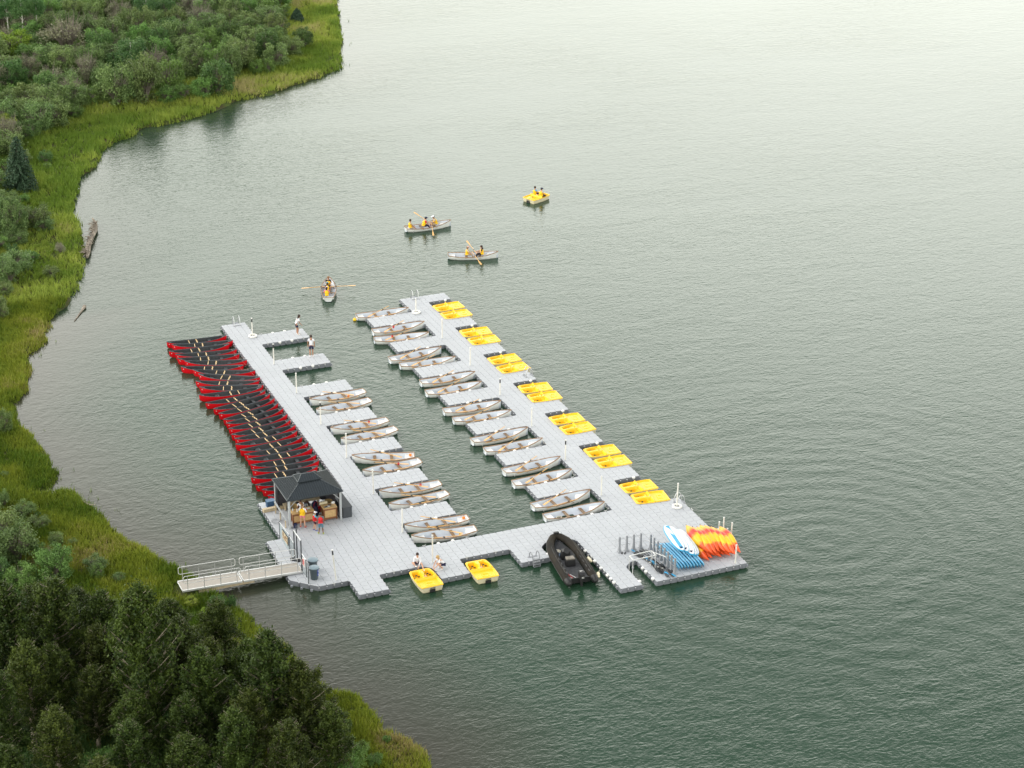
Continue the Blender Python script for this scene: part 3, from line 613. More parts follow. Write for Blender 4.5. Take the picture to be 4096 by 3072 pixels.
# white round bumpers and horn cleats
bum=MB(); bum.lathe([(.06,-.12),(.10,-.05),(.125,.0),(.12,.05),(.07,.085),(.01,.09)],(0,0,0),12)
bm0=bum.ob('bumper',M_white,dock,smooth=50).data; firstb=[bpy.data.objects['bumper']]
cl=MB(); cl.box((0,0,.02),(.10,.05,.04)); cl.tube([(-.13,0,.07),(-.06,0,.055),(.06,0,.055),(.13,0,.07)],.018,6); cl.box((0,0,-.04),(.05,.04,.12))
cl0=cl.ob('cleat',M_alu,dock).data; firstc=[bpy.data.objects['cleat']]
def bumper(v,r,dx,dy,z=.30):
    x,y,_=W(v,r); o=firstb.pop() if firstb else child('bumper',bm0,dock); o.location=(x+dx,y+dy,z)
def cleat(v,r,dx,dy,rz=0):
    x,y,_=W(v,r); o=firstc.pop() if firstc else child('cleat',cl0,dock); o.location=(x+dx,y+dy,.33); o.rotation_euler=(0,0,rz)
for a,c in LF:
    for side,dy in((a,-.03),(c,.03)):
        for v in (14,16): bumper(v,side,0,dy)
        for v in (12,18): cleat(v,side,0,dy)
        if c<97 or side==a or True:
            for v in (34,36): bumper(v,side,0,dy)
            for v in (32,38): cleat(v,side,0,dy)
for v in (14,16): bumper(v,20,0,.03)
for v in (12,18): cleat(v,20,0,.03)
for v in (34,36): bumper(v,20,0,.03)
for v in (32,38): cleat(v,20,0,.03)
for a,c in RF: bumper(46,a,0,-.03)
for r in (11,8,6,4,3,2): bumper(31,r,-.03,0)
for r in (9,5): cleat(31,r,-.03,0,PI/2)
for r in (4,3,1): bumper(36,r,-.03,0)
bumper(34,1,.03,0); bumper(26,12,.03,0); cleat(6,15,0,-.03); cleat(-2,15,0,-.03); cleat(16,15,0,-.03); cleat(20,15,0,-.03); cleat(49,16,.03,0,PI/2)
# ---- mooring posts with caps ----
def post(x,y,h,label,sleeve=False,grey=False,tilt=0):
    t=thing('dock_post',label,'post',(x,y,DZ),0,'white posts standing on the dock')
    t.rotation_euler=(0,tilt,0)
    p=MB(); p.tube([(0,0,0),(0,0,h-.04)],.048,10); p.ob('pole',M_offwhite,t,smooth=40)
    c=MB(); c.lathe([(.052,h-.06),(.060,h-.045),(.060,h),(.02,h+.02)],(0,0,0),12); c.ob('cap',M_white,t,smooth=40)
    f=MB(); f.lathe([(.10,-.0),(.10,.03),(.06,.05)],(0,0,0),12); f.ob('base_plate',M_steel,t,smooth=40)
    if sleeve: s=MB(); s.tube([(0,0,h-.36),(0,0,h-.07)],.052,10); s.ob('dark_band',M_blackp,t)
    return t
LP=[(5.70,48.38,1.59,1),(5.65,42.31,1.74,1),(5.62,36.37,1.68,0),(5.58,30.36,1.83,1),(5.53,24.36,1.93,0),(5.44,18.32,1.89,0),(5.34,12.29,1.76,0)]
for i,(x,y,h,s) in enumerate(LP):
    post(x,y,h,'%s white post from the far end along the left pier'%ORD[i]+(', life ring at its foot' if i==0 else ''),s,tilt=-.02 if i==5 else 0)
RP=[(19.64,48.21,1.23,0),(19.68,42.27,1.67,0),(19.73,36.31,1.55,0),(19.75,30.28,1.38,1),(19.78,24.29,1.47,0),(19.78,18.22,1.58,1),(19.8,12.22,1.50,0)]
for i,(x,y,h,s) in enumerate(RP):
    post(x,y,h,'%s white post from the far end along the right pier'%ORD[i]+(', life ring at its foot' if i==0 else ''),s)
post(5.74,7.71,2.0,'white post beside the crouching blonde woman at the pedal boat berth')
post(-.76,7.82,2.25,'tall white post with a dark band on the dock corner right of the bins',True,tilt=-.085)
post(23.83,8.77,1.78,'white post with a life ring at the right corner of the big platform',tilt=.03)
post(25.0,4.83,.55,'short pale post behind the kayaks, farthest of four'); post(25.1,4.41,1.05,'taller pale post behind the kayaks, left of the pair')
post(25.1,3.88,.5,'shortest pale post behind the kayaks'); post(25.05,3.29,1.2,'taller pale post behind the kayaks, nearest of four',tilt=.05)
post(23.72,.18,1.38,'white post in front of the kayaks on the dock corner',tilt=.02)
# ---- life rings ----
def liferinng(x,y,label):
    t=thing('life_ring',label,'life ring',(x,y,DZ+.05),0,None)
    r=MB(); r.tube([(.27*math.cos(a),.27*math.sin(a),.03) for a in np.linspace(0,2*PI,25)[:-1]],.085,10,closed=True); r.ob('ring',M_white,t,smooth=80)
    q=MB()
    for k in range(4):
        a=k*PI/2+.5; q.tube([(.27*math.cos(a)+.09*math.cos(a)*math.cos(u),.27*math.sin(a)+.09*math.sin(a)*math.cos(u),.03+.09*math.sin(u)) for u in np.linspace(0,2*PI,13)[:-1]],.006,4,closed=True)
    q.ob('grab_rope',M_rope,t)
    return t
liferinng(5.70,48.30,'white life ring round the foot of the far post on the left pier'); liferinng(19.64,48.12,'white life ring round the foot of the far post on the right pier'); liferinng(23.83,8.70,'white life ring round the post by the right corner ladder')
# ---- ladders ----
def ladder(x,y,rz,label,raised=False,steps=3):
    t=thing('dock_ladder',label,'ladder',(x,y,DZ),rz)     # local +y points out over the water
    for s in(-1,1):
        p=MB(); X_=.24*s
        if raised: path=[(X_,-.45,.0),(X_,-.38,.3),(X_,-.2,.52),(X_,.02,.50),(X_,.15,.25),(X_,.30,-.34)]
        else: path=[(X_,-.5,0),(X_,-.42,.45),(X_,-.3,.68),(X_,-.12,.7),(X_,.02,.5),(X_,.12,0),(X_,.16,-.6)]
        p.tube(path,.03,8); p.ob('rail',M_rackgrey if raised else M_steel,t,smooth=60)
    p=MB()
    p.box((0,-.46,.012),(.62,.16,.02)); p.ob('base_plate',M_rackgrey,t)
    for k in range(steps):
        q=MB(); z=-.0-.22*k if not raised else -.02-.17*k; q.box((0,(.13+.02*k) if not raised else .20+.03*k,z+(.16 if raised else 0)),(.46,.16,.05)); q.ob('step',M_rackgrey,t)
    return t
ladder(5.18,51.45,0,'steel ladder at the far end of the left pier'); ladder(20.65,51.45,0,'steel ladder at the far end of the right pier')
ladder(23.35,32.85,-PI/2,'steel ladder on the outer side of the right pier between pedal boats')
ladder(24.45,9.2,-PI/2,'steel ladder at the right corner of the big platform')
t=ladder(12.0,5.55,PI,'grey plastic ladder with wide steps on the short finger beside the inflatable boat',True,4)

# ================= boats =================
def section_ring(hb,zs,zk,n=9,pw=.62,pz=1.7,step=0):
    out=[]
    for j in range(n+1):
        s=j/n; y=hb*s**pw; z=zk+(zs-zk)*s**pz
        out.append((y,z))
        if step and 0<j<n: out.append((y+step,z+.001))
    return out
def make_canoe():
    t=thing('red_canoe','x','canoe',(0,0,0),0,'red canoes rafted side by side along the left pier')
    L_=4.9; N=24; outer=MB(); inner=MB(); gl=[];gr_=[]
    ro=[];ri=[]
    for i in range(N+1):
        u=-1+2*i/N; x=L_/2*u*(.985+.015*(1-abs(u)))
        hb=.41*(1-abs(u)**2.4)**.85+.012; zs=.35+.20*abs(u)**2.6; zk=-.09+.16*max(0,abs(u)-.86)/.14
        half=section_ring(hb,zs,zk,8,.42 if abs(u)<.8 else .6,2.2); 
        xx=x+0*u
        ring=[(xx+.05*u*(1-(z-zk)/(zs-zk))*-1*(abs(u)>.8),-y,z) for y,z in reversed(half)]+[(xx-.05*u*(1-(z-zk)/(zs-zk))*(abs(u)>.8),y,z) for y,z in half[1:]]
        ro.append(ring); hi=max(.006,hb-.02)
        half2=section_ring(hi,zs,zk+.025,8,.42 if abs(u)<.8 else .6,2.2)
        ri.append([(x*.992,-y,z) for y,z in reversed(half2)]+[(x*.992,y,z) for y,z in half2[1:]])
        gl.append((x,-hb,zs)); gr_.append((x,hb,zs))
    outer.loft(ro,False); outer.ob('hull',M_red,t,smooth=50); inner.loft(ri,False); inner.ob('liner',M_blackp,t,smooth=50)
    for nm,g in(('gunwale',gl),('gunwale',gr_)): q=MB(); q.tube([(a,c,z+.008) for a,c,z in g],.024,5); q.ob(nm,M_blkgun,t)
    for s in(-1,1):
        d=MB(); d.add([(s*2.40,0,.545),(s*2.02,-.13,.435),(s*2.02,.13,.435)],[(0,1,2) if s<0 else (0,2,1)]); d.ob('end_deck',M_blkgun,t)
    # moulded seats
    for x,w_ in((1.02,.50),(-1.42,.34)):
        s=MB(); s.cur=0
        s.loft([[(x-.14,-w_*.72,.27),(x-.14,w_*.72,.27)],[(x-.10,-w_*.72,.235),(x-.10,w_*.72,.235)],[(x+.10,-w_*.66,.225),(x+.10,w_*.66,.225)],[(x+.15,-w_*.66,.20),(x+.15,w_*.66,.20)],[(x+.15,-w_*.5,-.0),(x+.15,w_*.5,-.0)]],False); s.ob('seat',M_seatgrey,t)
        c=MB(); c.lathe([(.04,.236),(.04,.246)],(x-.02,-.10,0),10); c.ob('cup_holder',M_rubber,t)
    # carved yoke and straight thwart
    y=MB(); pts=[(-.0,-.44),(-.02,-.3),(.03,-.15),(-.03,0),(.03,.15),(-.02,.3),(0,.44)]
    y.loft([[(a-.035,c,.315),(a+.035,c,.315),(a+.035,c,.34),(a-.035,c,.34)] for a,c in pts]); y.ob('yoke',M_ash,t)
    q=MB(); q.box((-.62,0,.325),(.055,.80,.022)); q.ob('thwart',M_ash,t)
    s=MB(); s.box((-2.20,-.098,.36),(.09,.006,.07),rz=-.25); s.ob('number_sticker',M_white,t)
    return t
cn=make_canoe(); 
REV={11,20,21,23}
PT={1:'paddle',0:''}
reg(cn)
for i,(x,y,a) in enumerate(CANOES):
    lab='red canoe, %s from the far end of the row along the left pier'%ORD[i]
    if i==29: lab='red canoe nearest the gazebo roof, its pier end hidden, last of the row'
    if i==28: lab='red canoe second from the near end of the row, partly behind the gazebo roof'
    z=(-.02,0,.02)[i%3]
    if i==0: o=cn; o['label']=lab; o.location=(x,y,z); o.rotation_euler=(0,0,a)
    else: o=dup(cn,(x,y,z),a+(PI if i in REV else 0),lab)
    o.rotation_euler=(random.uniform(-.03,.03),0,o.rotation_euler[2])
# row boats
def make_rowboat():
    t=thing('rowboat','x','rowboat',(0,0,0),0,'white rowboats moored in pairs between the dock fingers')
    L_=4.45; N=22; ro=[];ri=[];G1=[];G2=[]
    for i in range(N+1):
        u=i/N; x=-L_/2+L_*u
        hb=lerp(.40,.625,math.sin(min(1,u/.45)*PI/2)) if u<.45 else .625*(1-((u-.45)/.55)**2.3)+.008
        zs=.32+.10*(max(0,.35-u)/.35)**1.5+.30*max(0,(u-.35)/.65)**1.8; zk=-.10+.10*(max(0,.2-u)/.2)
        rake=.0
        half=section_ring(hb,zs,zk,7,.50 if u<.85 else .75,1.9,.010)
        xo=lambda z: x-(.16*(1-(z-zk)/(zs-zk)) if u>.97 else .10*(1-(z-zk)/(zs-zk))*max(0,(u-.8)/.2))+(.10*(1-(z-zk)/(zs-zk)) if u<.02 else 0)
        ro.append([(xo(z),-y,z) for y,z in reversed(half)]+[(xo(z),y,z) for y,z in half[1:]])
        hi=max(.005,hb-.022); zf=max(zk+.03,-.0)
        h2=section_ring(hi,zs,zf,7,.42 if u<.8 else .7,2.2)
        ri.append([(x-.01,-y,z) for y,z in reversed(h2)]+[(x-.01,y,z) for y,z in h2[1:]])
        G1.append((x,-hb,zs)); G2.append((x,hb,zs))
    b=MB(); b.loft(ro,False); b.ob('hull',M_hull,t)
    b=MB(); b.loft(ri,False); b.ob('liner',M_hullin,t,smooth=50)
    for g in(G1,G2):
        q=MB(); q.loft([[(a,c-.03,z+.016),(a,c+.03,z+.016),(a,c+.03,z-.03),(a,c-.03,z-.03)] for a,c,z in g]); q.ob('gunwale',M_brown,t)
    # transom
    r0=ro[0]; tr=MB(); n=len(r0); tr.add([(p[0]-.015,p[1],p[2]) for p in r0]+[(p[0]+.03,p[1]*.97,p[2]) for p in r0],[tuple(range(n-1,-1,-1)),tuple(range(n,2*n))]); tr.ob('transom',M_hull,t)
    q=MB(); q.tube([(-L_/2,-.40,.42),(-L_/2-.02,0,.435),(-L_/2,.40,.42)],.024,6); q.ob('transom_cap',M_brown,t)
    for x,w_ in((-.62,1.16),(.58,1.10)):
        q=MB(); q.box((x,0,.22),(.22,w_,.03)); q.ob('thwart',M_thwart,t)
    q=MB(); q.loft([[(-2.18,-.37,.24),(-2.18,.37,.24)],[(-1.62,-.50,.25),(-1.62,.50,.25)],[(-1.60,-.46,.0),(-1.60,.46,.0)]],False); q.ob('stern_seat',M_hull,t)
    q=MB(); q.loft([[(1.18,-.46,.04),(1.18,.46,.04)],[(1.28,-.42,.28),(1.28,.42,.28)],[(1.95,-.12,.36),(1.95,.12,.36)]],False); q.ob('bow_seat',M_hull,t)
    for s in(-1,1): q=MB(); q.box((.1,s*.61,.35),(.07,.05,.07)); q.ob('oarlock',M_rubber,t)
    return t
def make_oar(name='oar'):
    t=thing(name,'x','oar',(0,0,0),0,'wooden oars lying in the rowboats')     # local x from handle (-) to blade (+), oarlock at 0
    b=MB(); b.tube([(-.72,0,0),(-.60,0,0),(.95,0,0)],[.018,.027,.024],7); b.ob('shaft',M_oar,t,smooth=60)
    b=MB(); b.loft([[(x,-w_,-.008),(x,w_,-.008),(x,w_,.012),(x,-w_,.012)] for x,w_ in((.93,.024),(1.12,.055),(1.35,.075),(1.62,.078),(1.68,.07))]); b.ob('blade',M_oar,t)
    b=MB(); b.tube([(-.06,0,0),(.06,0,0)],.04,8); b.ob('collar',M_rubber,t)
    return t
def m4(loc,rz,ry=0,rx=0): return Matrix.Translation(loc)@Matrix.Rotation(rz,4,'Z')@Matrix.Rotation(ry,4,'Y')@Matrix.Rotation(rx,4,'X')
rb=reg(make_rowboat()); oar=reg(make_oar()); firstoar=[oar]
def place_oar(M,lab,group='wooden oars lying in the rowboats'):
    if firstoar: o=firstoar.pop(); o['label']=lab; o['group']=group
    else: o=dup(oar,(0,0,0),0,lab,group)
    o.matrix_world=M; return o
slotR=['open far berth, right pier']+[x for n in('farthest','second','third','fourth','fifth','sixth','nearest') for x in(n,n)]
slotL=[x for n in('farthest','second','third','fourth','nearest') for x in(n,n)]
def bailer(M,col,lab):
    t=thing('bailer',lab,'bailer',(0,0,0)); b=MB(); b.lathe([(.05,0),(.075,.05),(.085,.16),(.085,.165),(.07,.15)],(0,0,0),10); b.ob('bucket',col,t,smooth=50); q=MB(); q.tube([(.07,0,.15),(.03,0,.27),(-.07,0,.15)],.012,5); q.ob('handle',M_blackp,t); t.matrix_world=M
def floatball(M,lab):
    t=thing('float',lab,'float',(0,0,0)); b=MB(); b.ball((0,0,.09),.11,12,(1,1,.9)); b.ob('ball',M_orange,t,smooth=80); q=MB(); q.tube([(0,0,.18),(.05,0,.24),(.12,0,.2)],.01,5); q.ob('cord',M_rope,t); t.matrix_world=M
ROWBOATS=[(x+.06,y+.15,a) for x,y,a in ROWBOATS]
for i,(x,y,a) in enumerate(ROWBOATS):
    right=i<15; left=15<=i<25
    if right:
        which='' if i==0 else ('farther' if i%2==1 else 'nearer'); short='boat in the open far berth, right pier' if i==0 else '%s boat, %s berth, right pier'%(which,slotR[i])
        lab='white rowboat alone in the open berth at the far end of the right pier' if i==0 else 'white rowboat, %s of the pair in the %s berth on the right pier'%(which,slotR[i])
    elif left:
        k=i-15; which='farther' if k%2==0 else 'nearer'; short='%s boat, %s berth, left pier'%(which,slotL[k])
        lab='white rowboat, %s of the pair in the %s berth on the left pier'%(which,slotL[k])
    else:
        short=['rowboat carrying three people','rowboat carrying two people','rowboat seen from its stern'][i-25]
        lab=['white rowboat with three people aboard out on the open water','white rowboat with two people aboard, oars across, on the open water','white rowboat seen from its stern, rowed away by three people with oars spread'][i-25]
    gp='white rowboats moored in pairs between the dock fingers' if i<25 else 'rowboats under way on the open water'
    if i==0: o=rb; o.location=(x,y,0); o.rotation_euler=(0,0,a); o['label']=lab
    else: o=dup(rb,(x,y,0),a,lab,gp)
    if i<25:
        o.rotation_euler=(random.uniform(-.03,.03),random.uniform(-.01,.01),a)
        M0=m4((x,y,0),a); s=1 if right else -1     # far side of the boat
        if i!=14:
            j=random.uniform(-.1,.1)
            # crossing oar: handle outboard forward on the far side, blade aft on the floor
            M=M0@m4((.18,s*.64,.44),PI-s*(-.62+j) if False else math.atan2(-s*.42,-.85)+j,.12)
            place_oar(M,'wooden oar lying across the %s'%short)
            M=M0@m4((.15+random.uniform(-.1,.1),-s*.56,.39),(0 if right else PI)+ (0.10 if right else -.10)*( -1 if right else 1)+(PI if right and i%2 else 0) ,.02)
            if right: M=M0@m4((.25,-s*.55,.39),math.atan2(.02*s,-1)+random.uniform(-.05,.05),.07)
            else: M=M0@m4((.15,-s*.55,.39),math.atan2(.06*s,-1),.09)
            place_oar(M,'wooden oar along the near side of the %s'%short)
        if i in(1,2): bailer(M0@m4((-.35 if i==1 else -.72,.28,.28),1),M_redp,'small red bailer in the %s'%short)
        if i in(17,20,21): bailer(M0@m4((-.9 if i!=20 else -.7,-.33,.2),2),M_redp,'small red bailer in the %s'%short)
        if i in(15,19,23): floatball(M0@m4((-1.95 if i!=15 else -.95,-.1,.26 if i!=15 else .05),0),'orange float in the %s'%short)
        if i==24: bailer(M0@m4((-1.05,.3,.1),0),M_yel,'yellow bailer in the %s'%short)
        if i in(15,14):
            t=thing('rope_coil','loose pale rope coiled in the bottom of the %s'%short,'rope'); q=MB()
            q.tube([(.2*math.cos(k*.9)*(1+.2*math.sin(k)),.16*math.sin(k*.9),.03+.004*k) for k in range(24)],.012,5); q.ob('line',M_rope,t); t.matrix_world=M0@m4((-1.2,0,.03),0)
# oars of the boats under way
x,y,a=ROWBOATS[25]; M0=m4((x,y,0),a)
place_oar(M0@m4((.12,.62,.55),math.atan2(1.0,-.55),-.30),'wooden oar raised from the far side of the rowboat with three people','oars of the boats under way')
place_oar(M0@m4((.12,-.62,.50),math.atan2(-.9,-.25),.22),'wooden oar dipping from the near side of the rowboat with three people','oars of the boats under way')
x,y,a=ROWBOATS[26]; M0=m4((x,y,0),a)
place_oar(M0@m4((.10,.62,.55),math.atan2(1,-.35),-.18),'wooden oar held out on the far side of the rowboat with two people','oars of the boats under way')
place_oar(M0@m4((.10,-.62,.50),math.atan2(-1,.30),.17),'wooden oar dipping on the near side of the rowboat with two people','oars of the boats under way')
x,y,a=ROWBOATS[27]; M0=m4((x,y,0),a)
place_oar(M0@m4((.10,.62,.50),math.atan2(1,.10),.10),'wooden oar spread to the left of the rowboat seen from its stern','oars of the boats under way')
place_oar(M0@m4((.10,-.62,.52),math.atan2(-1,.0),-.02),'wooden oar spread to the right of the rowboat seen from its stern','oars of the boats under way')

# pedal boats
def pz(x,y,w_):
    ay=abs(y); z=.42
    e=.045
    if -1.10<x<-.06 and ay<w_-.10: z=.345
    if -.90<x<-.48 and ay<.24: z=.375
    if -.86<x<-.62 and ay<.19: z=.335
    if -.10<x<.02 and ay<w_-.05: z=.50+.05*(ay>w_-.22)
    if .02<x<.30 and .15<ay<w_-.07: z=.33
    if .30<x<.98 and .15<ay<w_-.12-.25*max(0,x-.72): z=.12
    if .02<x<1.12 and ay<.145: z=.50-.06*abs(x-.6)
    return z
def make_pedal():
    t=thing('pedal_boat','x','pedal boat',(0,0,0),0,'yellow pedal boats berthed in pairs along the right pier')
    def hw(x):
        u=(x+1.2)/2.4
        return .78-.10*max(0,(u-.55)/.45)**2-.06*max(0,(.15-u)/.15)
    NX,NY=96,60; b=MB(); rows=[]
    for i in range(NX+1):
        x=-1.2+2.4*i/NX; w_=hw(x)
        if x>1.08: w_-=.10*((x-1.08)/.12)**2
        rows.append([(x,-w_+2*w_*j/NY,pz(x,-w_+2*w_*j/NY,w_)-(.03 if (i in(0,NX) or j in(0,NY)) else 0)) for j in range(NY+1)])
    # light blur so that the moulded walls slope
    Zs=np.array([[p[2] for p in r] for r in rows])
    for _ in range(2): Zs[1:-1,1:-1]=(Zs[1:-1,1:-1]*2+Zs[:-2,1:-1]+Zs[2:,1:-1]+Zs[1:-1,:-2]+Zs[1:-1,2:])/6
    rows=[[(p[0],p[1],Zs[i][j]) for j,p in enumerate(r)] for i,r in enumerate(rows)]
    b.loft(rows,False)
    b.ob('deck',M_yel,t,smooth=40)
    per=[(rows[i][0][0],rows[i][0][1]) for i in range(0,NX+1,6)]+[(rows[NX][j][0],rows[NX][j][1]) for j in range(6,NY,6)]+[(rows[i][NY][0],rows[i][NY][1]) for i in range(NX,-1,-6)]+[(rows[0][j][0],rows[0][j][1]) for j in range(NY-6,0,-6)]
    h=MB(); h.loft([[(x*s,y*s2,z) for x,y in per] for s,s2,z in((1.0,1.0,.385),(.985,.97,.30),(.95,.90,.05),(.90,.82,-.10))],True,False,True)
    h.ob('hull',M_cream,t)
    r=MB(); r.tube([(x*1.003,y*1.004,.395) for x,y in per],.018,5,closed=True); r.ob('rub_strake',M_yel,t)
    n=MB(); n.box((-1.19,0,.12),(.10,.36,.20)); n.ob('rudder_recess',M_rubber,t)
    n=MB(); n.box((-1.235,0,.31),(.03,.34,.035)); n.ob('stern_handle',M_blackp,t)
    for s in(-1,1):
        q=MB(); y0=s*.38; q.tube([(.62,y0-.17,.24),(.62,y0-.08,.24),(.70,y0-.06,.30),(.70,y0+.05,.30),(.54,y0+.07,.20),(.54,y0+.17,.20)],.014,6)
        for c in((.70,y0-.01,.30),(.54,y0+.14,.20),(.62,y0-.16,.24)): q.lathe([(.05,-.03),(.05,.03)],c,8)
        q.ob('pedal_crank',M_rubber,t)
    q=MB(); q.tube([(.22,.0,.47),(.24,.0,.62)],.014,6); q.ball((.24,0,.63),.022,8); q.ob('steering_lever',M_blackp,t)
    q=MB(); q.box((.03,.0,.535),(.012,.16,.09)); q.ob('label_plate',M_sticker,t)
    return t
M_sticker=mat('pink_white_sticker',(.80,.72,.66),.5,noise=.3,nscale=30,mix=(.75,.12,.05))
pb=reg(make_pedal())
slotP=['farthest','second','third','fourth','fifth','sixth','nearest']
for i,(x,y,a) in enumerate(PEDALS):
    if i<14: lab='yellow pedal boat, %s of the pair in the %s berth on the right pier'%('farther' if i%2==0 else 'nearer',slotP[i//2]) if i//2 else 'yellow pedal boat, %s of the pair at the very far end of the right pier'%('farther' if i%2==0 else 'nearer')
    else: lab=['yellow pedal boat in the front berth where two staff women tie it up','yellow pedal boat alone at the front edge, cream transom toward the viewer','yellow pedal boat under way with two riders on the open water'][i-14]
    gp='yellow pedal boats berthed in pairs along the right pier' if i<14 else 'yellow pedal boats away from the pier pairs'
    if i==0: o=pb; o.location=(x,y,0); o.rotation_euler=(0,0,a); o['label']=lab
    else: o=dup(pb,(x,y,0),a,lab,gp)
    o.rotation_euler=(random.uniform(-.015,.015),random.uniform(-.015,.015),a)
# ---- rigid inflatable ----
def make_rib():
    t=thing('inflatable_boat','black and olive rigid inflatable boat with outboard motor moored in the front berth','inflatable boat',(14.0,4.75,0),1.44)
    path=[(-3.15,-.86,.36),(-2.6,-.88,.38),(-1,-.88,.38),(.6,-.86,.40),(1.6,-.76,.44),(2.3,-.55,.50),(2.78,-.25,.55),(2.9,0,.57)]
    path=path+[(x,-y,z) for x,y,z in reversed(path[:-1])]
    rad=[.13,.25,.27,.27,.26,.25,.24,.235]; rad=rad+rad[:-1][::-1]
    b=MB(); b.tube(path,rad,16); 
    # olive top patches by material, black elsewhere
    b.ob('tube',M_tube,t,smooth=60)
    for s in(-1,1):
        c=MB(); c.tube([(-3.2,s*.86,.36),(-3.1,s*.86,.36),(-2.72,s*.88,.38)],[.06,.19,.262],14); c.ob('tube_cone',M_rubber,t,smooth=60)
        r=MB(); r.tube([(x,s*(abs(y)+.262),z-.02) for x,y,z in path[1:6]],.022,5); r.ob('rub_strake',M_rubber,t)
        g=MB(); g.tube([(x,s*(abs(y)-.02),z+.27+(.03 if k%2 else 0)) for k,(x,y,z) in enumerate([(-2.2,.88,.38),(-1.7,.88,.38),(-1.2,.88,.38),(-.7,.88,.38),(-.2,.88,.38),(.3,.87,.39),(.8,.85,.40),(1.3,.8,.42)])],.014,5); g.ob('grab_line',M_rubber,t)
        for k in range(6):
            p=MB(); p.box((-2.1+k*.62,s*.78,.60-.0),(.30,.16,.02),M=Matrix.Rotation(s*-.25,4,'X')); p.ob('tube_patch',M_rubber,t)
    f=MB(); f.loft([[(-2.6,-.68,.17),(-2.6,.68,.17)],[(1.5,-.62,.19),(1.5,.62,.19)],[(2.3,-.3,.28),(2.3,.3,.28)],[(2.6,-.05,.33),(2.6,.05,.33)]],False); f.ob('floor',M_ribfloor,t)
    h=MB(); h.loft([[(-2.6,-.7,.16),(-2.6,0,-.15),(-2.6,.7,.16)],[(1.5,-.6,.16),(1.5,0,-.2),(1.5,.6,.16)],[(2.75,-.05,.40),(2.75,0,.3),(2.75,.05,.40)]],False); h.ob('hull',M_boxgrey,t)
    tr=MB(); tr.box((-2.62,0,.28),(.06,1.30,.36)); tr.ob('transom',M_rubber,t)
    c=MB(); c.box((.55,.05,.48),(.50,.62,.62),taper=.86); c.ob('console',M_rubber,t,bevel=.03)
    q=MB(); q.lathe([(.05,0),(.20,.02),(.20,.045),(.05,.05)],(0,0,0),14); q.xf(m4((.28,.05,.86),0,-.9)); q.ob('steering_wheel',M_rubber,t)
    s=MB(); s.box((-.42,.02,.42),(.46,.62,.46),taper=.95); s.ob('seat_box',M_rubber,t,bevel=.03)
    s=MB(); s.box((-.40,.02,.69),(.44,.56,.08)); s.ob('seat_cushion',M_cushion,t,bevel=.03)
    m_=MB(); m_.loft([[(x,-w_,z),(x,w_,z),(x,w_,z2),(x,-w_,z2)] for x,w_,z,z2 in((-2.55,.12,.60,.92),(-2.75,.19,.55,1.02),(-3.0,.19,.55,1.0),(-3.15,.12,.60,.90))]); mo=m_.ob('outboard_motor',M_rubber,t,bevel=.03)
    l=MB(); l.box((-2.86,0,.22),(.22,.12,.72),taper=1.1); l.box((-2.9,0,-.1),(.40,.05,.06)); l.ob('motor_leg',M_rubber,mo)
    cv=bpy.data.curves.new('marking','FONT'); cv.body='80'; cv.size=.17; cv.extrude=.003; cv.align_x='CENTER'
    to=bpy.data.objects.new('tmp_text',cv); COL.objects.link(to); bpy.context.view_layer.update()
    tm_=bpy.data.meshes.new_from_object(to.evaluated_get(bpy.context.evaluated_depsgraph_get())); bpy.data.objects.remove(to); tm_.materials.clear(); tm_.materials.append(M_white)
    to=bpy.data.objects.new('white_number',tm_); COL.objects.link(to); to.parent=mo; to.matrix_local=Matrix.Translation((-3.17,0,.66))@Matrix.Rotation(-PI/2,4,'Z')@Matrix.Rotation(PI/2,4,'X')
    to2=bpy.data.objects.new('white_number',tm_); COL.objects.link(to2); to2.parent=mo; to2.matrix_local=Matrix.Translation((-2.86,0.02,1.022))@Matrix.Rotation(-PI/2,4,'Z')
    bk=MB(); bk.box((2.86,0,.83),(.16,.34,.14)); bk.box((2.8,0,.7),(.08,.08,.3)); bk.ob('bow_bracket',M_rubber,t)
    e=MB(); e.add([(-1.95,-.30,.72),(-1.55,-.62,.72),(-1.50,-.55,.70),(-1.90,-.22,.70)],[(0,1,2,3)])
    return t
M_cushion=mat('tan_grey_cushion',(.20,.18,.15),.7,noise=.4,nscale=4)
M_ribfloor=mat('dark_deck_mat',(.06,.062,.066),.75,noise=.35,nscale=7,bump=.3,bscale=80)
M_tube=mat('olive_black_hypalon',(.030,.024,.016),.75,spec=.2,noise=.2,nscale=.9,mix=(.010,.010,.011))
make_rib()
rt=m4((14.0,4.75,0),1.44)
t=thing('fuel_hose_bundle','red and white line lying on the stern floor of the inflatable boat','line'); q=MB(); q.tube([(-1.5,.55,.23),(-1.8,.50,.24),(-2.3,.35,.24),(-2.45,.1,.24)],.03,6); q.ob('red_line',M_redp,t); q=MB(); q.tube([(-1.75,.42,.25),(-2.0,.3,.26),(-2.3,.15,.25),(-2.4,.4,.25),(-2.1,.5,.25)],.025,6); q.ob('white_line',M_white,t); t.matrix_world=rt
t=thing('rope_pile','tangled pale rope and blue bag in the bow of the inflatable boat','rope'); q=MB(); q.tube([(1.25+.22*math.sin(k*1.7),.18+.2*math.cos(k*1.1),.34+.05*math.sin(k*2.3)) for k in range(26)],.016,5); q.ob('line',M_rope,t); q=MB(); q.loft([[(.85+.1*math.cos(a)*s,.25+.14*math.sin(a)*s,z) for a in np.linspace(0,2*PI,9)[:-1]] for s,z in((.9,.2),(1.1,.3),(.7,.42),(.2,.46))]); q.ob('bag',mat('pale_blue_bag',(.25,.33,.45),.6,noise=.5,nscale=12),t); t.matrix_world=rt
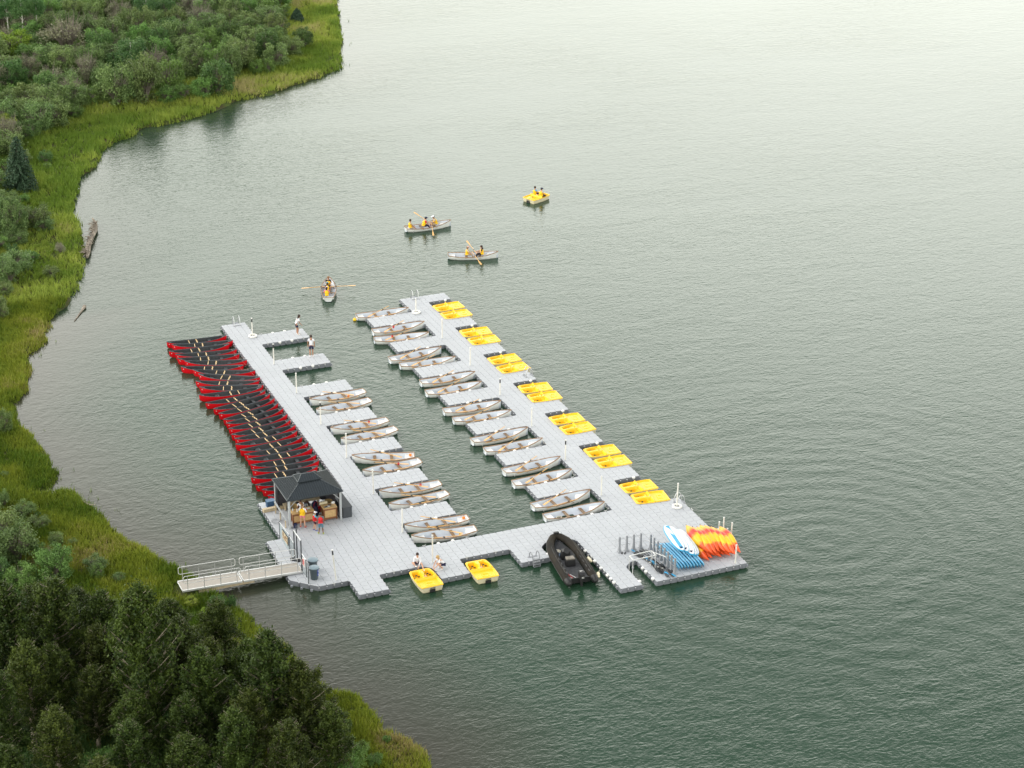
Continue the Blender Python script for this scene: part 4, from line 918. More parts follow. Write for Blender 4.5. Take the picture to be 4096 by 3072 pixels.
for k,(lx,ly) in enumerate(((-.45,-1.28),(-2.55,-1.22))):
    t=thing('boat_fender','white sausage fender hanging between the inflatable boat and the dock, %s one'%('forward' if k==0 else 'aft'),'fender'); q=MB(); q.tube([(-.30,0,0),(-.24,0,0),(.24,0,0),(.30,0,0)],[.03,.10,.10,.03],12); q.ob('body',M_cream,t,smooth=60); q=MB(); q.tube([(.3,0,0),(.45,-.1,.1)],.012,5); q.ob('cord',M_rope,t); t.matrix_world=rt@m4((lx,ly,.42),-.25 if k else .1)

# ================= kayaks, boards, rack =================
def bandmat(name,stops,rough=.4):
    M=bpy.data.materials.new(name); M.use_nodes=True; n=M.node_tree; b=n.nodes['Principled BSDF']; b.inputs['Roughness'].default_value=rough
    tc=n.nodes.new('ShaderNodeTexCoord'); sp=n.nodes.new('ShaderNodeSeparateXYZ'); mr=n.nodes.new('ShaderNodeMapRange'); mr.inputs[1].default_value=-1.7; mr.inputs[2].default_value=1.7
    nz=n.nodes.new('ShaderNodeTexNoise'); nz.inputs['Scale'].default_value=6; ad=n.nodes.new('ShaderNodeMath'); ad.operation='MULTIPLY_ADD'; ad.inputs[1].default_value=.12
    r=n.nodes.new('ShaderNodeValToRGB'); e=r.color_ramp.elements
    while len(e)<len(stops): e.new(.5)
    for i,(p,c) in enumerate(stops): e[i].position=p; e[i].color=(*c,1)
    n.links.new(tc.outputs['Object'],sp.inputs[0]); n.links.new(sp.outputs[0],mr.inputs[0]); n.links.new(tc.outputs['Object'],nz.inputs['Vector']); n.links.new(nz.outputs['Fac'],ad.inputs[0]); n.links.new(mr.outputs[0],ad.inputs[2]); n.links.new(ad.outputs[0],r.inputs[0]); n.links.new(r.outputs[0],b.inputs['Base Color'])
    return M
OR=(.85,.20,.02);YO=(.90,.42,.02);RD=(.75,.035,.02);YE=(.90,.50,.01);TO=(.80,.10,.02)
M_kay=bandmat('orange_red_yellow_plastic',[(.06,OR),(.13,YO),(.30,YO),(.42,RD),(.50,RD),(.60,YE),(.78,YE),(.84,TO),(.97,TO)])
def make_kayak():
    t=thing('kayak','x','kayak',(0,0,0),0,'sit-on-top kayaks stacked on their sides at the dock corner')
    # local x: -1.6 (upper end) .. 1.6 (lower end); hull side faces +z
    b=MB(); rs=[];N=20
    for i in range(N+1):
        u=-1+2*i/N; x=1.62*u; w_=.35*(1-abs(u)**2.0)**1.05+.012; up=-.16*abs(u)**3; dp=.20*(1-abs(u)**3.5)+.03
        ring=[]
        for k in range(9):
            a=PI*k/8; ring.append((x,w_*math.cos(a),up+dp*math.sin(a)**.8))
        for k in range(1,8):
            a=PI*(8-k)/8; ring.append((x,w_*.9*math.cos(a),up+(dp-.10*(1-abs(u)**4))*math.sin(a)**.8-.02))
        rs.append(ring)
    b.loft(rs); b.ob('hull',M_kay,t,smooth=50)
    b=MB(); b.tube([(-1.6,0,-.10),(-1.68,0,-.13),(-1.62,0,-.18)],.02,6); b.ob('carry_handle',M_rubber,t)
    k=MB(); k.box((.1,0,.205),(.9,.03,.02)); k.ob('keel_strip',M_kay,t)
    return t
ky=reg(make_kayak()); fk=[ky]
def frame(p0,p1,roll):
    p0=Vector(p0);p1=Vector(p1); x=(p1-p0).normalized(); y=Vector((0,0,1)).cross(x).normalized(); z=x.cross(y)
    M=Matrix((x,y,z)).transposed().to_4x4(); return Matrix.Translation((p0+p1)/2)@M@Matrix.Rotation(roll,4,'X')
UH=[(22.30,4.35),(22.60,4.5),(22.90,4.45),(23.18,4.4),(23.46,4.4),(23.74,4.3),(24.06,4.5),(24.34,4.4)]
UL=[(22.22,1.35),(22.38,1.0),(22.62,.95),(22.93,1.05),(23.27,.95),(23.50,.60),(23.72,.35),(24.12,.45)]
def anchored(h,l,zh,zl,roll,Lk=3.3):
    hv=Vector((h[0],h[1],zh)); lv=Vector((l[0],l[1],zl)); d_=(hv-lv).normalized(); return frame(lv+d_*Lk,lv,roll)
for i in range(8):
    k=fk.pop() if fk else dup(ky,(0,0,0),0,'x')
    k.matrix_world=anchored(UH[i],UL[i],DZ+.98+.03*(i%2),DZ+.66,R_(46+(i%3)*5))
    k['label']='orange and red kayak, %s from the paddle boards in the upper layer'%ORD[i]
    k['group']='sit-on-top kayaks stacked on their sides at the dock corner'
for i,x in enumerate([22.1,22.42,22.74,23.04,23.34,23.64,23.95,24.2]):
    k=dup(ky,(0,0,0),0,'yellow and orange kayak, %s from the paddle boards in the lower layer'%ORD[i])
    k.matrix_world=anchored((x-.05,4.0),(x,.95+(i*37%5)*.09),DZ+.34,DZ+.24,R_(60+(i%3)*6))
def make_board(top,stripe,name='paddle_board',body=None):
    t=thing(name,'x','paddle board',(0,0,0),0,'blue and white paddle boards stacked beside the kayaks')
    def outline(s,z,up=0):
        P=[]
        for k in range(41):
            u=-1+2*k/40; x=1.62*u; w_=.40*(1-abs(u)**(2.6 if u>0 else 3.4))**.62*s; P.append((x*lerp(1,s,.3),w_,z+.10*max(0,-u-.5)**2))
        return P+[(x,-y,z_) for x,y,z_ in reversed(P[1:-1])]
    b=MB(); b.loft([outline(.90,-.055),outline(1.0,-.02),outline(1,.03),outline(.90,.055)],True,True,False); b.ob('board_body',body or M_cyan,t,smooth=60)
    b=MB(); b.loft([outline(.90,.056),outline(.84,.064)],True,False,True); b.ob('deck_pad',top,t)
    if stripe:
        b=MB(); b.loft([[(x_,-.09,z_),(x_,.15,z_),(x_,.15,z_+.012),(x_,-.09,z_+.012)] for x_ in np.linspace(-1.45,1.35,12) for z_ in (.062+.10*max(0,-x_/1.62-.5)**2,)]); b.ob('centre_stripe',M_cyan,t)
    b=MB(); b.box((1.25,.0,.075),(.16,.10,.03)); b.box((1.22,0,.09),(.05,.22,.02)); b.ob('leash_plug',M_navy,t)
    if not body: b=MB(); b.box((-1.1,0,.068),(.20,.24,.006)); b.ob('nose_patch',M_cyan if stripe else M_rubber,t)
    else:
        for s_ in(-1,1): b=MB(); b.loft([[(s_*x_,-w_,z_-.0),(s_*x_,w_,z_)] for x_,w_,z_ in((1.28,.33,-.060),(1.45,.26,-.058),(1.58,.14,-.05))],False); b.ob('tip_band',M_cyan,t)
        b=MB(); b.box((0,.0,-.058),(2.3,.10,.006)); b.ob('keel_stripe',M_board,t)
    return t
bd=[reg(make_board(M_board,True)),reg(make_board(M_board,False)),reg(make_board(M_board,False,body=M_paleblue))]
bd[0]['label']='white paddle board with a broad blue centre stripe on top of the pile'
bd[0].matrix_world=frame((20.66,4.2,DZ+1.42),(20.32,1.0,DZ+1.20),R_(-3))
tops=[(20.98,4.25,20.66,1.05,1.26,1.04,-3),(21.26,4.0,20.96,.80,1.11,.89,-4),(21.50,4.1,21.20,.95,.96,.74,-5),(21.74,4.35,21.46,1.12,.84,.62,-6)]
for i,(x0,y0,x1,y1,z0,z1,ro) in enumerate(tops):
    k=bd[1] if i==0 else dup(bd[1],(0,0,0),0,'x'); k.matrix_world=frame((x0,y0,DZ+z0),(x1,y1,DZ+z1),R_(ro))
    k['label']='white and blue paddle board, %s to the right of the striped one'%ORD[i]
for i in range(9):
    x=19.80+.205*i; k=bd[2] if i==0 else dup(bd[2],(0,0,0),0,'x')
    k.matrix_world=frame((x+.02,3.75-.03*i,DZ+.40),(x+.06,.50-.03*i,DZ+.36),R_(-62-(i%2)*4))
    k['label']='blue paddle board on edge in the lower row, %s from the rack posts'%ORD[i]
# rack
rk=thing('paddle_rack','grey plastic rack with flared posts and metal rails holding the paddle boards','rack',(0,0,DZ))
def rpost(x,y,h=1.12):
    b=MB(); b.loft([[(x+a*s,y+c*s2,z) for a,c in((-1,-1),(1,-1),(1,1),(-1,1))] for s,s2,z in((.13,.13,0),(.13,.13,.03),(.085,.085,.14),(.06,.06,.32),(.05,.05,.5),(.05,.05,h))]); b.ob('post',M_rackgrey,rk)
PX=[(17.47,4.4),(17.98,4.38),(18.48,4.37),(18.98,4.36)]+[(19.5,3.95-.5*i+.0) for i in range(8)]
for x,y in PX: rpost(x,y)
for z in (.95,.5):
    b=MB(); b.tube([(17.22,4.44,z-(.25 if z>.9 else 0)),(17.22,4.44,z),(19.35,4.40,z),(19.50,4.2,z),(19.50,.35,z)],.018,6); b.ob('rail',M_steel,rk)
fr=thing('metal_frame','low white metal frame standing over the dock notch beside the paddles','frame',(0,0,DZ))
H_=1.05
for a,c in(((16.97,1.92,0),(16.97,1.92,H_)),((16.97,1.38,0),(16.97,1.38,H_)),((18.58,2.02,0),(18.58,2.02,H_)),((18.58,1.42,0),(18.58,1.42,H_))):
    b=MB(); b.tube([(a[0],a[1],-.12 if a[0]<17.5 else 0),c],.025,6); b.ob('leg',M_alu,fr)
for a,c in(((16.97,1.95),(18.62,2.05)),((16.97,1.36),(18.62,1.40)),((16.97,1.95),(16.97,1.36)),((18.58,2.05),(18.58,1.36)),((18.58,1.9),(19.1,.9))):
    b=MB(); b.box(((a[0]+c[0])/2,(a[1]+c[1])/2,H_+.02),(math.hypot(c[0]-a[0],c[1]-a[1]),.05,.035),rz=math.atan2(c[1]-a[1],c[0]-a[0])); b.ob('top_bar',M_alu,fr)
def make_paddle(c):
    t=thing('kayak_paddle','x','paddle',(0,0,0),0,'black kayak paddles heaped beside the rack')
    b=MB(); b.tube([(-.9,0,0),(.9,0,0)],.017,6); b.ob('shaft',M_rubber,t)
    for s in(-1,1):
        b=MB(); b.loft([[(s*x,-w_,-.01),(s*x,w_,-.01),(s*x,w_,.008),(s*x,-w_,.008)] for x,w_ in((.86,.02),(.95,.075),(1.12,.10),(1.25,.085),(1.32,.03))]); b.ob('blade',c,t)
    b=MB(); b.box((0,0,0),(.08,.04,.04)); b.ob('ferrule',M_white,t)
    return t
M_cyb=mat('cyan_blade_plastic',(.03,.33,.60),.4)
pa=[reg(make_paddle(M_blackp)),reg(make_paddle(M_cyb))]; used=[0,0]
rp=random.Random(3)
for i in range(16):
    k=1 if i in(1,9,12) else 0
    x=18.72+rp.uniform(-.22,.45); y=1.9+rp.uniform(-.75,.85); a=-PI/2+.12+rp.uniform(-.14,.14)
    lab='black kayak paddle in the heap beside the grey rack' if k==0 else ['','blue-bladed paddle at the far end of the heap beside the rack','','','','','','','','blue-bladed paddle lying on top of the heap beside the rack','','','blue-bladed paddle nearest the water in the heap beside the rack'][i]
    gpn='black kayak paddles heaped beside the rack' if k==0 else 'blue-bladed paddles in the heap'
    if not used[k]: o=pa[k]; used[k]=1; o['label']=lab; o['group']=gpn
    else: o=dup(pa[k],(0,0,0),0,lab,gpn)
    if k: y={1:3.0,9:1.6,12:1.1}[i]
    o.matrix_world=m4((x,y,DZ+.04+.022*(i%8)+(.08 if k else 0)),a,rp.uniform(-.05,.05),rp.uniform(-.6,.6))
t=thing('shoes','pair of dark sandals left on the dock at the foot of the left rack post','shoes',(17.66,4.18,DZ),-.6)
for s in(-1,1):
    b=MB(); b.loft([[(s*.09+w_*math.cos(a),x+0,.02+z*math.sin(a)) for a in np.linspace(0,2*PI,9)[:-1]] for x,w_,z in((-.13,.035,.02),(-.05,.05,.04),(.06,.045,.035),(.14,.03,.02))]); b.ob('shoe',M_rubber,t)
# ================= gangway =================
gw=thing('gangway','aluminium gangway with beige grating and double handrails from the bank to the dock','gangway',(0,0,0))
Y0,Y1=9.50,10.85
for (xa,za,xb,zb) in ((-10.25,.72,-6.40,.60),(-6.30,.60,-2.42,.47)):
    b=MB(); 
    def bar(x0,z0,x1,z1,y,h,w_,mt,nm,dz=0):
        q=MB(); q.loft([[(x0,y-w_/2,z0+dz),(x0,y+w_/2,z0+dz),(x0,y+w_/2,z0+dz+h),(x0,y-w_/2,z0+dz+h)],[(x1,y-w_/2,z1+dz),(x1,y+w_/2,z1+dz),(x1,y+w_/2,z1+dz+h),(x1,y-w_/2,z1+dz+h)]]); q.ob(nm,mt,gw)
    bar(xa,za,xb,zb,(Y0+Y1)/2,.03,Y1-Y0-.14,M_grate,'walkway',-.03)
    bar(xa,za,xb,zb,Y0+.05,.12,.10,M_alu,'side_beam',-.09); bar(xa,za,xb,zb,Y1-.05,.12,.10,M_alu,'side_beam',-.09)
    for x_,z_ in((xa,za),(xb,zb)): q=MB(); q.box((x_,(Y0+Y1)/2,z_-.01),(.05,Y1-Y0-.2,.04)); q.ob('end_beam',M_alu,gw)
    for y in(Y0+.03,Y1-.03):
        q=MB(); r=.08; L1=lambda x: lerp(za,zb,(x-xa)/(xb-xa))
        x0,x1=xa+.1,xb-.08; lo,hi=.48,.98
        q.tube([(x0+r,y,L1(x0)+lo),(x0,y,L1(x0)+lo+r),(x0,y,L1(x0)+hi-r),(x0+r,y,L1(x0)+hi),(x1-r,y,L1(x1)+hi),(x1,y,L1(x1)+hi-r),(x1,y,L1(x1)+lo+r),(x1-r,y,L1(x1)+lo)],.022,7,closed=True); q.ob('handrail',M_alu,gw)
        for k in range(4):
            x=lerp(x0+.25,x1-.25,k/3); q=MB(); q.tube([(x,y,L1(x)-.05),(x,y,L1(x)+hi)],.024,6); q.ob('rail_post',M_steel,gw)
t=thing('timber_beam','old timber beam under the shore end of the gangway','beam',(0,0,0)); b=MB(); b.box((-7.4,9.62,.42),(3.6,.14,.16),rz=.0); b.ob('timber',M_lumber,t)
# ================= fence and gate =================
def meshmat(name,col,fac):
    M=bpy.data.materials.new(name); M.use_nodes=True; n=M.node_tree; b=n.nodes['Principled BSDF']; b.inputs['Base Color'].default_value=(*col,1); b.inputs['Roughness'].default_value=.7
    tr=n.nodes.new('ShaderNodeBsdfTransparent'); mx=n.nodes.new('ShaderNodeMixShader')
    tc=n.nodes.new('ShaderNodeTexCoord'); w1=n.nodes.new('ShaderNodeTexWave'); w1.inputs['Scale'].default_value=16; mr=n.nodes.new('ShaderNodeMapRange'); mr.inputs[3].default_value=fac-.2; mr.inputs[4].default_value=fac+.2
    n.links.new(tc.outputs['Object'],w1.inputs['Vector']); n.links.new(w1.outputs['Fac'],mr.inputs[0]); n.links.new(mr.outputs[0],mx.inputs[0])
    n.links.new(tr.outputs[0],mx.inputs[1]); n.links.new(b.outputs[0],mx.inputs[2]); n.links.new(mx.outputs[0],n.nodes['Material Output'].inputs[0]); return M
M_net=meshmat('grey_fence_netting',(.33,.38,.41),.72); M_link=meshmat('chain_link',(.30,.34,.36),.38)
def panel(x0,y0,x1,y1,h0,h1,m_,label,posts=(1,1),z0=.04):
    t=thing('fence_panel',label,'fence',(0,0,DZ)); b=MB(); b.add([(x0,y0,z0),(x1,y1,z0),(x1,y1,h1),(x0,y0,h0)],[(0,1,2,3)]); b.ob('netting',m_,t)
    for x,y,h,p in((x0,y0,h0,posts[0]),(x1,y1,h1,posts[1])):
        if p: b=MB(); b.tube([(x,y,0),(x,y,h+.03)],.028,6); b.ob('post',M_boxgrey,t)
    b=MB(); b.tube([(x0,y0,h0),(x1,y1,h1)],.022,6); b.ob('top_rail',M_steel,t)
    return t
f1=panel(-2.36,14.67,-2.40,12.35,1.15,1.35,M_net,'long grey netted fence panel with a poster beside the gazebo')
panel(-2.40,12.30,-2.41,11.32,1.30,1.25,M_link,'narrow fence panel between the poster panel and the gate')
panel(-2.44,9.55,-2.36,8.95,1.40,1.22,M_link,'short fence panel with a red and white notice beside the bins')
panel(-2.36,8.9,-2.50,8.06,1.15,1.45,M_link,'last leaning fence panel at the dock edge beside the bins')
gt=thing('gate_frame','tall dark metal gate frame at the dock end of the gangway','gate',(0,0,DZ))
for x,y,h in((-2.42,11.22,2.27),(-2.22,11.31,2.48),(-2.44,9.65,2.29)): b=MB(); b.tube([(x,y,0),(x,y,h)],.045,8); b.ob('post',M_boxgrey,gt)
b=MB(); b.tube([(-2.42,11.22,2.24),(-2.44,9.65,2.26)],.04,8); b.ob('crossbar',M_steel,gt)
b=MB(); b.lathe([(.16,0),(.16,.10),(.05,.12)],(-2.5,11.45,0),12); b.lathe([(.16,0),(.16,.10),(.05,.12)],(-2.2,11.15,0),12); b.ob('base_weight',M_rubber,gt)
# poster
ps=thing('poster_board','cream and dark picture poster in a black frame hung on the long fence panel','poster',(-2.44,0,DZ))
b=MB(); b.box((0,13.15,.78),(.03,1.25,.62)); b.ob('frame',M_rubber,ps)
b=MB(); b.box((-.02,13.15,.78),(.012,1.17,.54)); b.ob('sheet',mat('cream_print',(.55,.48,.34),.6,noise=.3,nscale=4),ps)
b=MB()
for y,z,w_,h in((13.5,.86,.22,.26),(13.5,.62,.2,.1),(12.85,.90,.35,.14),(12.75,.66,.4,.10),(13.15,.72,.25,.3)): b.box((-.03,y,z),(.008,w_,h))
b.ob('picture_block',M_brown,ps)
b=MB(); b.box((.04,13.15,.78),(.012,1.17,.54)); b.ob('back_sheet',M_boxgrey,ps)
ns=thing('notice_sign','small white notice with a red symbol on the fence beside the bins','sign',(-2.42,9.25,DZ))
b=MB(); b.box((0,0,.92),(.02,.46,.55)); b.ob('board',M_white,ns)
b=MB(); b.tube([(0.016,.15*math.cos(a),.98+.15*math.sin(a)) for a in np.linspace(0,2*PI,21)[:-1]],.018,5,closed=True); b.box((.016,0,.98),(.01,.05,.20)); b.box((.016,0,.76),(.01,.32,.05)); b.ob('red_symbol',M_redp,ns)
b=MB(); b.tube([(-.016,.15*math.cos(a),.98+.15*math.sin(a)) for a in np.linspace(0,2*PI,21)[:-1]],.018,5,closed=True); b.box((-.016,0,.98),(.01,.05,.20)); b.box((-.016,0,.76),(.01,.32,.05)); b.ob('red_symbol',M_redp,ns)
# bins
def make_bin(x,y,label):
    t=thing('wheelie_drum',label,'bin',(x,y,DZ),0)
    t.name='rubbish_bin'
    b=MB(); b.lathe([(.22,0),(.235,.02),(.29,.78),(.30,.80)],(0,0,0),20); b.ob('drum',M_bin,t,smooth=40)
    b=MB(); b.lathe([(.325,.79),(.33,.83),(.27,.87),(.02,.89)],(0,0,0),20); b.ob('lid',M_binlid,t,smooth=40)
    for s in(-1,1): b=MB(); b.box((s*.31,0,.70),(.06,.14,.05)); b.ob('handle',M_bin,t)
    return t
bn=make_bin(-1.72,9.55,'grey round bin with a lid, the farther of two beside the fence'); make_bn2=make_bin(-1.96,8.55,'grey round bin with blue recycling stickers, the nearer of two beside the fence')
for z in(.62,.40):
    b=MB(); 
    for k in range(4):
        a=-1.15+k*.16; a2=a+.16; b.add([(.288*math.cos(a),.288*math.sin(a),z-.1),(.288*math.cos(a2),.288*math.sin(a2),z-.1),(.292*math.cos(a2),.292*math.sin(a2),z+.1),(.292*math.cos(a),.292*math.sin(a),z+.1)],[(0,1,2,3)])
    st=b.ob('blue_sticker',M_blue,make_bn2); 
    b=MB()
    for k in range(3):
        a0=k*2*PI/3+.3; c=(.297*math.cos(-.83),.297*math.sin(-.83),z+.02)
        P=[]
        for q in range(5):
            a=a0+q*.33; u=.055*math.cos(a); vv=.055*math.sin(a); P.append((c[0]-u*math.sin(-.83),c[1]+u*math.cos(-.83),c[2]+vv))
        b.tube(P,.010,4)
    b.ob('recycling_symbol',M_white,st)
# ================= gazebo =================
gz=thing('gazebo','gazebo with a dark two-tier metal roof, grey posts and dark curtains on the dock','gazebo',(.41,17.2,DZ))
hx,hy=1.78,1.56
for sx in(-1,1):
    for sy in(-1,1):
        b=MB(); b.box((sx*hx,sy*hy,1.02),(.13,.13,2.04)); b.ob('post',M_post,gz)
        b=MB(); b.box((sx*hx,sy*hy,.02),(.24,.24,.03)); b.ob('base_plate',M_post,gz)
        # gathered curtain beside each post
        for ax in(0,1):
            if (sx,sy)==(1,-1) and ax==0: pass
            b=MB(); rs=[]
            for z,wd_,off in((1.95,.50,.28),(1.3,.22,.16),(.9,.14,.12),(.5,.2,.15),(.06,.3,.2)):
                ring=[]
                for k in range(16):
                    a=2*PI*k/16; rr_=1+.25*math.sin(a*5)
                    u=(off+wd_*.5*math.cos(a)*rr_); v=.06*math.sin(a)*rr_
                    if ax==0: ring.append((sx*(hx-u),sy*(hy-.02)+v,z))
                    else: ring.append((sx*(hx-.02)+v,sy*(hy-u),z))
                rs.append(ring)
            if ax==1 or sy==1: b.loft(rs); b.ob('curtain',M_curtain,gz,smooth=60)
for (a,c) in (((-1,-1),(1,-1)),((-1,1),(1,1)),((-1,-1),(-1,1)),((1,-1),(1,1))):
    b=MB(); x0,y0,x1,y1=a[0]*hx,a[1]*hy,c[0]*hx,c[1]*hy
    b.box(((x0+x1)/2,(y0+y1)/2,2.07),(abs(x1-x0)+.14 if y0==y1 else .10,abs(y1-y0)+.0 if x0==x1 else .10,.14)); b.ob('beam',M_roof if y0==y1 else M_post,gz)
    for (px,py,qx,qy) in ((x0,y0,x1,y1),(x1,y1,x0,y0)):
        d=Vector((qx-px,qy-py,0)).normalized(); b=MB(); b.tube([(px+d.x*.07,py+d.y*.07,1.55),(px+d.x*.5,py+d.y*.5,2.0)],.03,4); b.ob('brace',M_post,gz)
b=MB(); b.box((0,hy-.06,1.05),(2*hx-.2,.03,1.85)); b.ob('back_curtain',M_curtain,gz)
b=MB(); b.box((hx-.06,.35,1.05),(.03,1.9,1.85)); b.ob('side_curtain',M_curtain,gz)
def hip(B,T,z0,z1,name,nseam,parent):
    # B=(hx,hy) eaves half sizes, T=(hx,hy) top half sizes
    b0=[(-B[0],-B[1]),(B[0],-B[1]),(B[0],B[1]),(-B[0],B[1])]; t0=[(-T[0],-T[1]),(T[0],-T[1]),(T[0],T[1]),(-T[0],T[1])]
    b=MB(); b.add([(x,y,z0) for x,y in b0]+[(x,y,z1) for x,y in t0],[(0,1,5,4),(1,2,6,5),(2,3,7,6),(3,0,4,7),(4,5,6,7)])
    # raised seams on every slope
    for i in range(4):
        A0=Vector((*b0[i],z0));A1=Vector((*b0[(i+1)%4],z0));C0=Vector((*t0[i],z1));C1=Vector((*t0[(i+1)%4],z1))
        e=(A1-A0).normalized(); nrm=(A1-A0).cross(C0-A0).normalized(); Ld=(A1-A0).length; n=int(Ld/nseam)
        up=((C0+C1)/2-(A0+A1)/2); H=up.length; up.normalize()
        for k in range(1,n):
            s=Ld*k/n; ins=(C0-A0).dot(e); top_w0=ins; top_w1=Ld-ins
            hmax=H if top_w0<=s<=top_w1 else (H*s/ins if s<ins else H*(Ld-s)/ins)
            if hmax<.1: continue
            p=A0+e*s; q=p+up*(hmax-.03); w_=e*.013; hgt=nrm*.035
            b.add([p-w_,p+w_,q+w_,q-w_,p-w_+hgt,p+w_+hgt,q+w_+hgt,q-w_+hgt],[(4,5,6,7),(0,4,7,3),(1,2,6,5),(0,1,5,4),(3,7,6,2)])
        r=MB()
    o=b.ob(name,M_roof,parent)
    for i in range(4): r=MB(); r.tube([(*b0[i],z0+.02),(*t0[i],z1+.02)],.03,5); r.ob('hip_cap',M_roofcap,o)
    e=MB(); e.tube([(x,y,z0-.03) for x,y in b0]+[(*b0[0],z0-.03)],.045,5); e.ob('fascia',M_roof,o)
    return o
M_roofcap=mat('roof_trim_metal',(.10,.115,.125),.4,metal=.3)
hip((1.93,1.70),(.60,.40),2.17,2.76,'lower_roof',.155,gz); hip((.80,.56),(.40,.03),2.80,3.08,'upper_roof',.155,gz)
# counters
def counter(cx,cy,w_,d_,h,label,rz=0):
    t=thing('counter',label,'counter',(cx,cy,DZ),rz)
    b=MB(); b.box((0,0,h-.03),(w_,d_,.05)); b.ob('top',M_ply,t)
    b=MB()
    for z in(h-.12,.14): b.box((0,-d_/2+.03,z),(w_-.14,.05,.12))
    b.ob('front_rail',M_stain,t)
    b=MB(); b.box((0,-d_/2+.045,h/2),(w_-.12,.02,h-.34)); b.ob('front_panel',M_ply,t)
    for s in(-1,1):
        b=MB(); b.box((s*(w_/2-.10),0,h/2),(.02,d_-.12,h-.2)); b.ob('side_panel',M_stain,t)
        for q in(-1,1): b=MB(); b.box((s*(w_/2-.05),q*(d_/2-.045),(h-.055)/2),(.09,.08,h-.055)); b.ob('leg',M_stain,t)
    return t
counter(-.30,16.32,1.52,.72,.84,'wooden check-in counter with plywood front, the left one under the gazebo')
counter(1.52,16.12,.96,.66,.92,'wooden counter with plywood front, the right one under the gazebo')
def small(name,label,cat,loc,build,m_,rz=0):
    t=thing(name,label,cat,loc,rz); b=MB(); build(b); b.ob('body',m_,t,smooth=45); return t
z1=DZ+.84; z2=DZ+.92
small('tumbler','tall white tumbler standing on the left counter','cup',(-.68,16.15,z1),lambda b:b.lathe([(.035,0),(.045,.22),(.047,.24),(.01,.245)],(0,0,0),12),M_white)
small('water_bottle','clear plastic bottle at the left end of the left counter','bottle',(-.90,16.45,z1),lambda b:b.lathe([(.035,0),(.035,.15),(.012,.2),(.012,.23)],(0,0,0),10),mat('clear_plastic',(.6,.7,.78),.15))
small('papers','white papers on the right end of the left counter','paper',(.16,16.4,z1+.004),lambda b:b.box((0,0,.008),(.30,.21,.012)),M_white,.2)
small('red_case','small red case held open on the left counter','case',(-.08,16.28,z1),lambda b:b.box((0,0,.03),(.22,.16,.05)),M_redp,.3)
small('clipboard','dark tablet lying on the right counter','tablet',(1.28,16.0,z2+.003),lambda b:b.box((0,0,.008),(.22,.14,.012)),M_rubber,.15)
small('sunglasses_case','dark glasses case on the right counter','case',(1.58,16.16,z2+.003),lambda b:b.box((0,0,.02),(.22,.06,.04)),M_navy,-.3)
small('paper_sheet','white sheet under the dark tablet on the right counter','paper',(1.36,16.02,z2+.0),lambda b:b.box((0,0,.002),(.4,.22,.003)),M_white,.15)
small('white_bag','crumpled white bag on the right end of the right counter','bag',(1.86,16.25,z2),lambda b:b.ball((0,0,.10),.12,8,(1.1,.8,.9)),M_white)
small('cash_box','cream cash box behind the right counter','box',(1.30,16.62,DZ+.80),lambda b:b.box((0,0,.12),(.52,.16,.20)),M_cream,.1)
def chair(x,y,rz,label):
    t=thing('wicker_chair',label,'chair',(x,y,DZ),rz)
    b=MB(); b.loft([[(.26*s*math.cos(a),.24*s*math.sin(a),z) for a in np.linspace(0,2*PI,17)[:-1]] for s,z in((.95,.40),(1,.45))]); b.ob('seat',M_wicker,t)
    b=MB(); b.loft([[(.28*math.cos(a),.26*math.sin(a)-.0,z+.0) for a in np.linspace(PI*1.02,PI*1.98,11)]+[(.25*math.cos(a),.23*math.sin(a),z) for a in np.linspace(PI*1.98,PI*1.02,11)] for z in(.43,.62,.84)]); b.ob('backrest',M_wicker,t)
    for sx in(-1,1):
        for sy in(-1,1): b=MB(); b.tube([(sx*.2,sy*.17,0),(sx*.17,sy*.15,.41)],.018,6); b.ob('leg',M_rubber,t)
chair(-.62,17.25,2.9,'wicker tub chair behind the left counter'); chair(1.78,17.0,2.5,'wicker tub chair behind the right counter')
def backpack(x,y,h,m1,m2,label):
    t=thing('backpack',label,'backpack',(x,y,DZ),.3); b=MB(); b.loft([[(.2*s*math.cos(a),.14*s*math.sin(a),z) for a in np.linspace(0,2*PI,13)[:-1]] for s,z in((.9,0),(1.05,.15),(1,.35),(.7,h-.05),(.3,h))]); b.ob('body',m1,t,smooth=60)
    b=MB(); b.tube([(-.16,-.13,.1),(-.17,-.15,.35),(-.05,-.12,h-.02)],.02,5); b.tube([(.16,-.13,.1),(.17,-.15,.35),(.05,-.12,h-.02)],.02,5); b.ob('strap',m2,t)
backpack(.28,17.35,.75,mat('grey_blue_fabric',(.13,.15,.19),.8),M_white,'grey backpack with white piping standing behind the left counter')
backpack(-.05,18.2,.5,M_rubber,M_navy,'black bag in front of the back bench, left of the brown one')
backpack(.55,18.05,.55,mat('brown_bag_cloth',(.07,.03,.02),.8),M_rubber,'brown bag in front of the back bench under the gazebo')
backpack(1.1,17.95,.5,M_navy,M_redp,'navy bag with a red strap near the back bench under the gazebo')
backpack(-.62,17.95,.6,M_boxgrey,M_rubber,'charcoal bag at the left end of the back bench')
backpack(1.25,17.2,.42,M_redp,M_rubber,'small red bag on the floor behind the right counter')
backpack(.80,16.75,.72,M_navy,M_rubber,'large black backpack between the two counters')
b=None
t=thing('bench','plain timber bench across the back of the gazebo','bench',(.3,18.35,DZ)); b=MB(); b.box((0,0,.42),(2.6,.32,.05)); b.ob('seat',M_lumber,t)
for s in(-1,0,1): b=MB(); b.box((s*1.15,0,.20),(.08,.28,.39)); b.ob('leg',M_lumber,t)
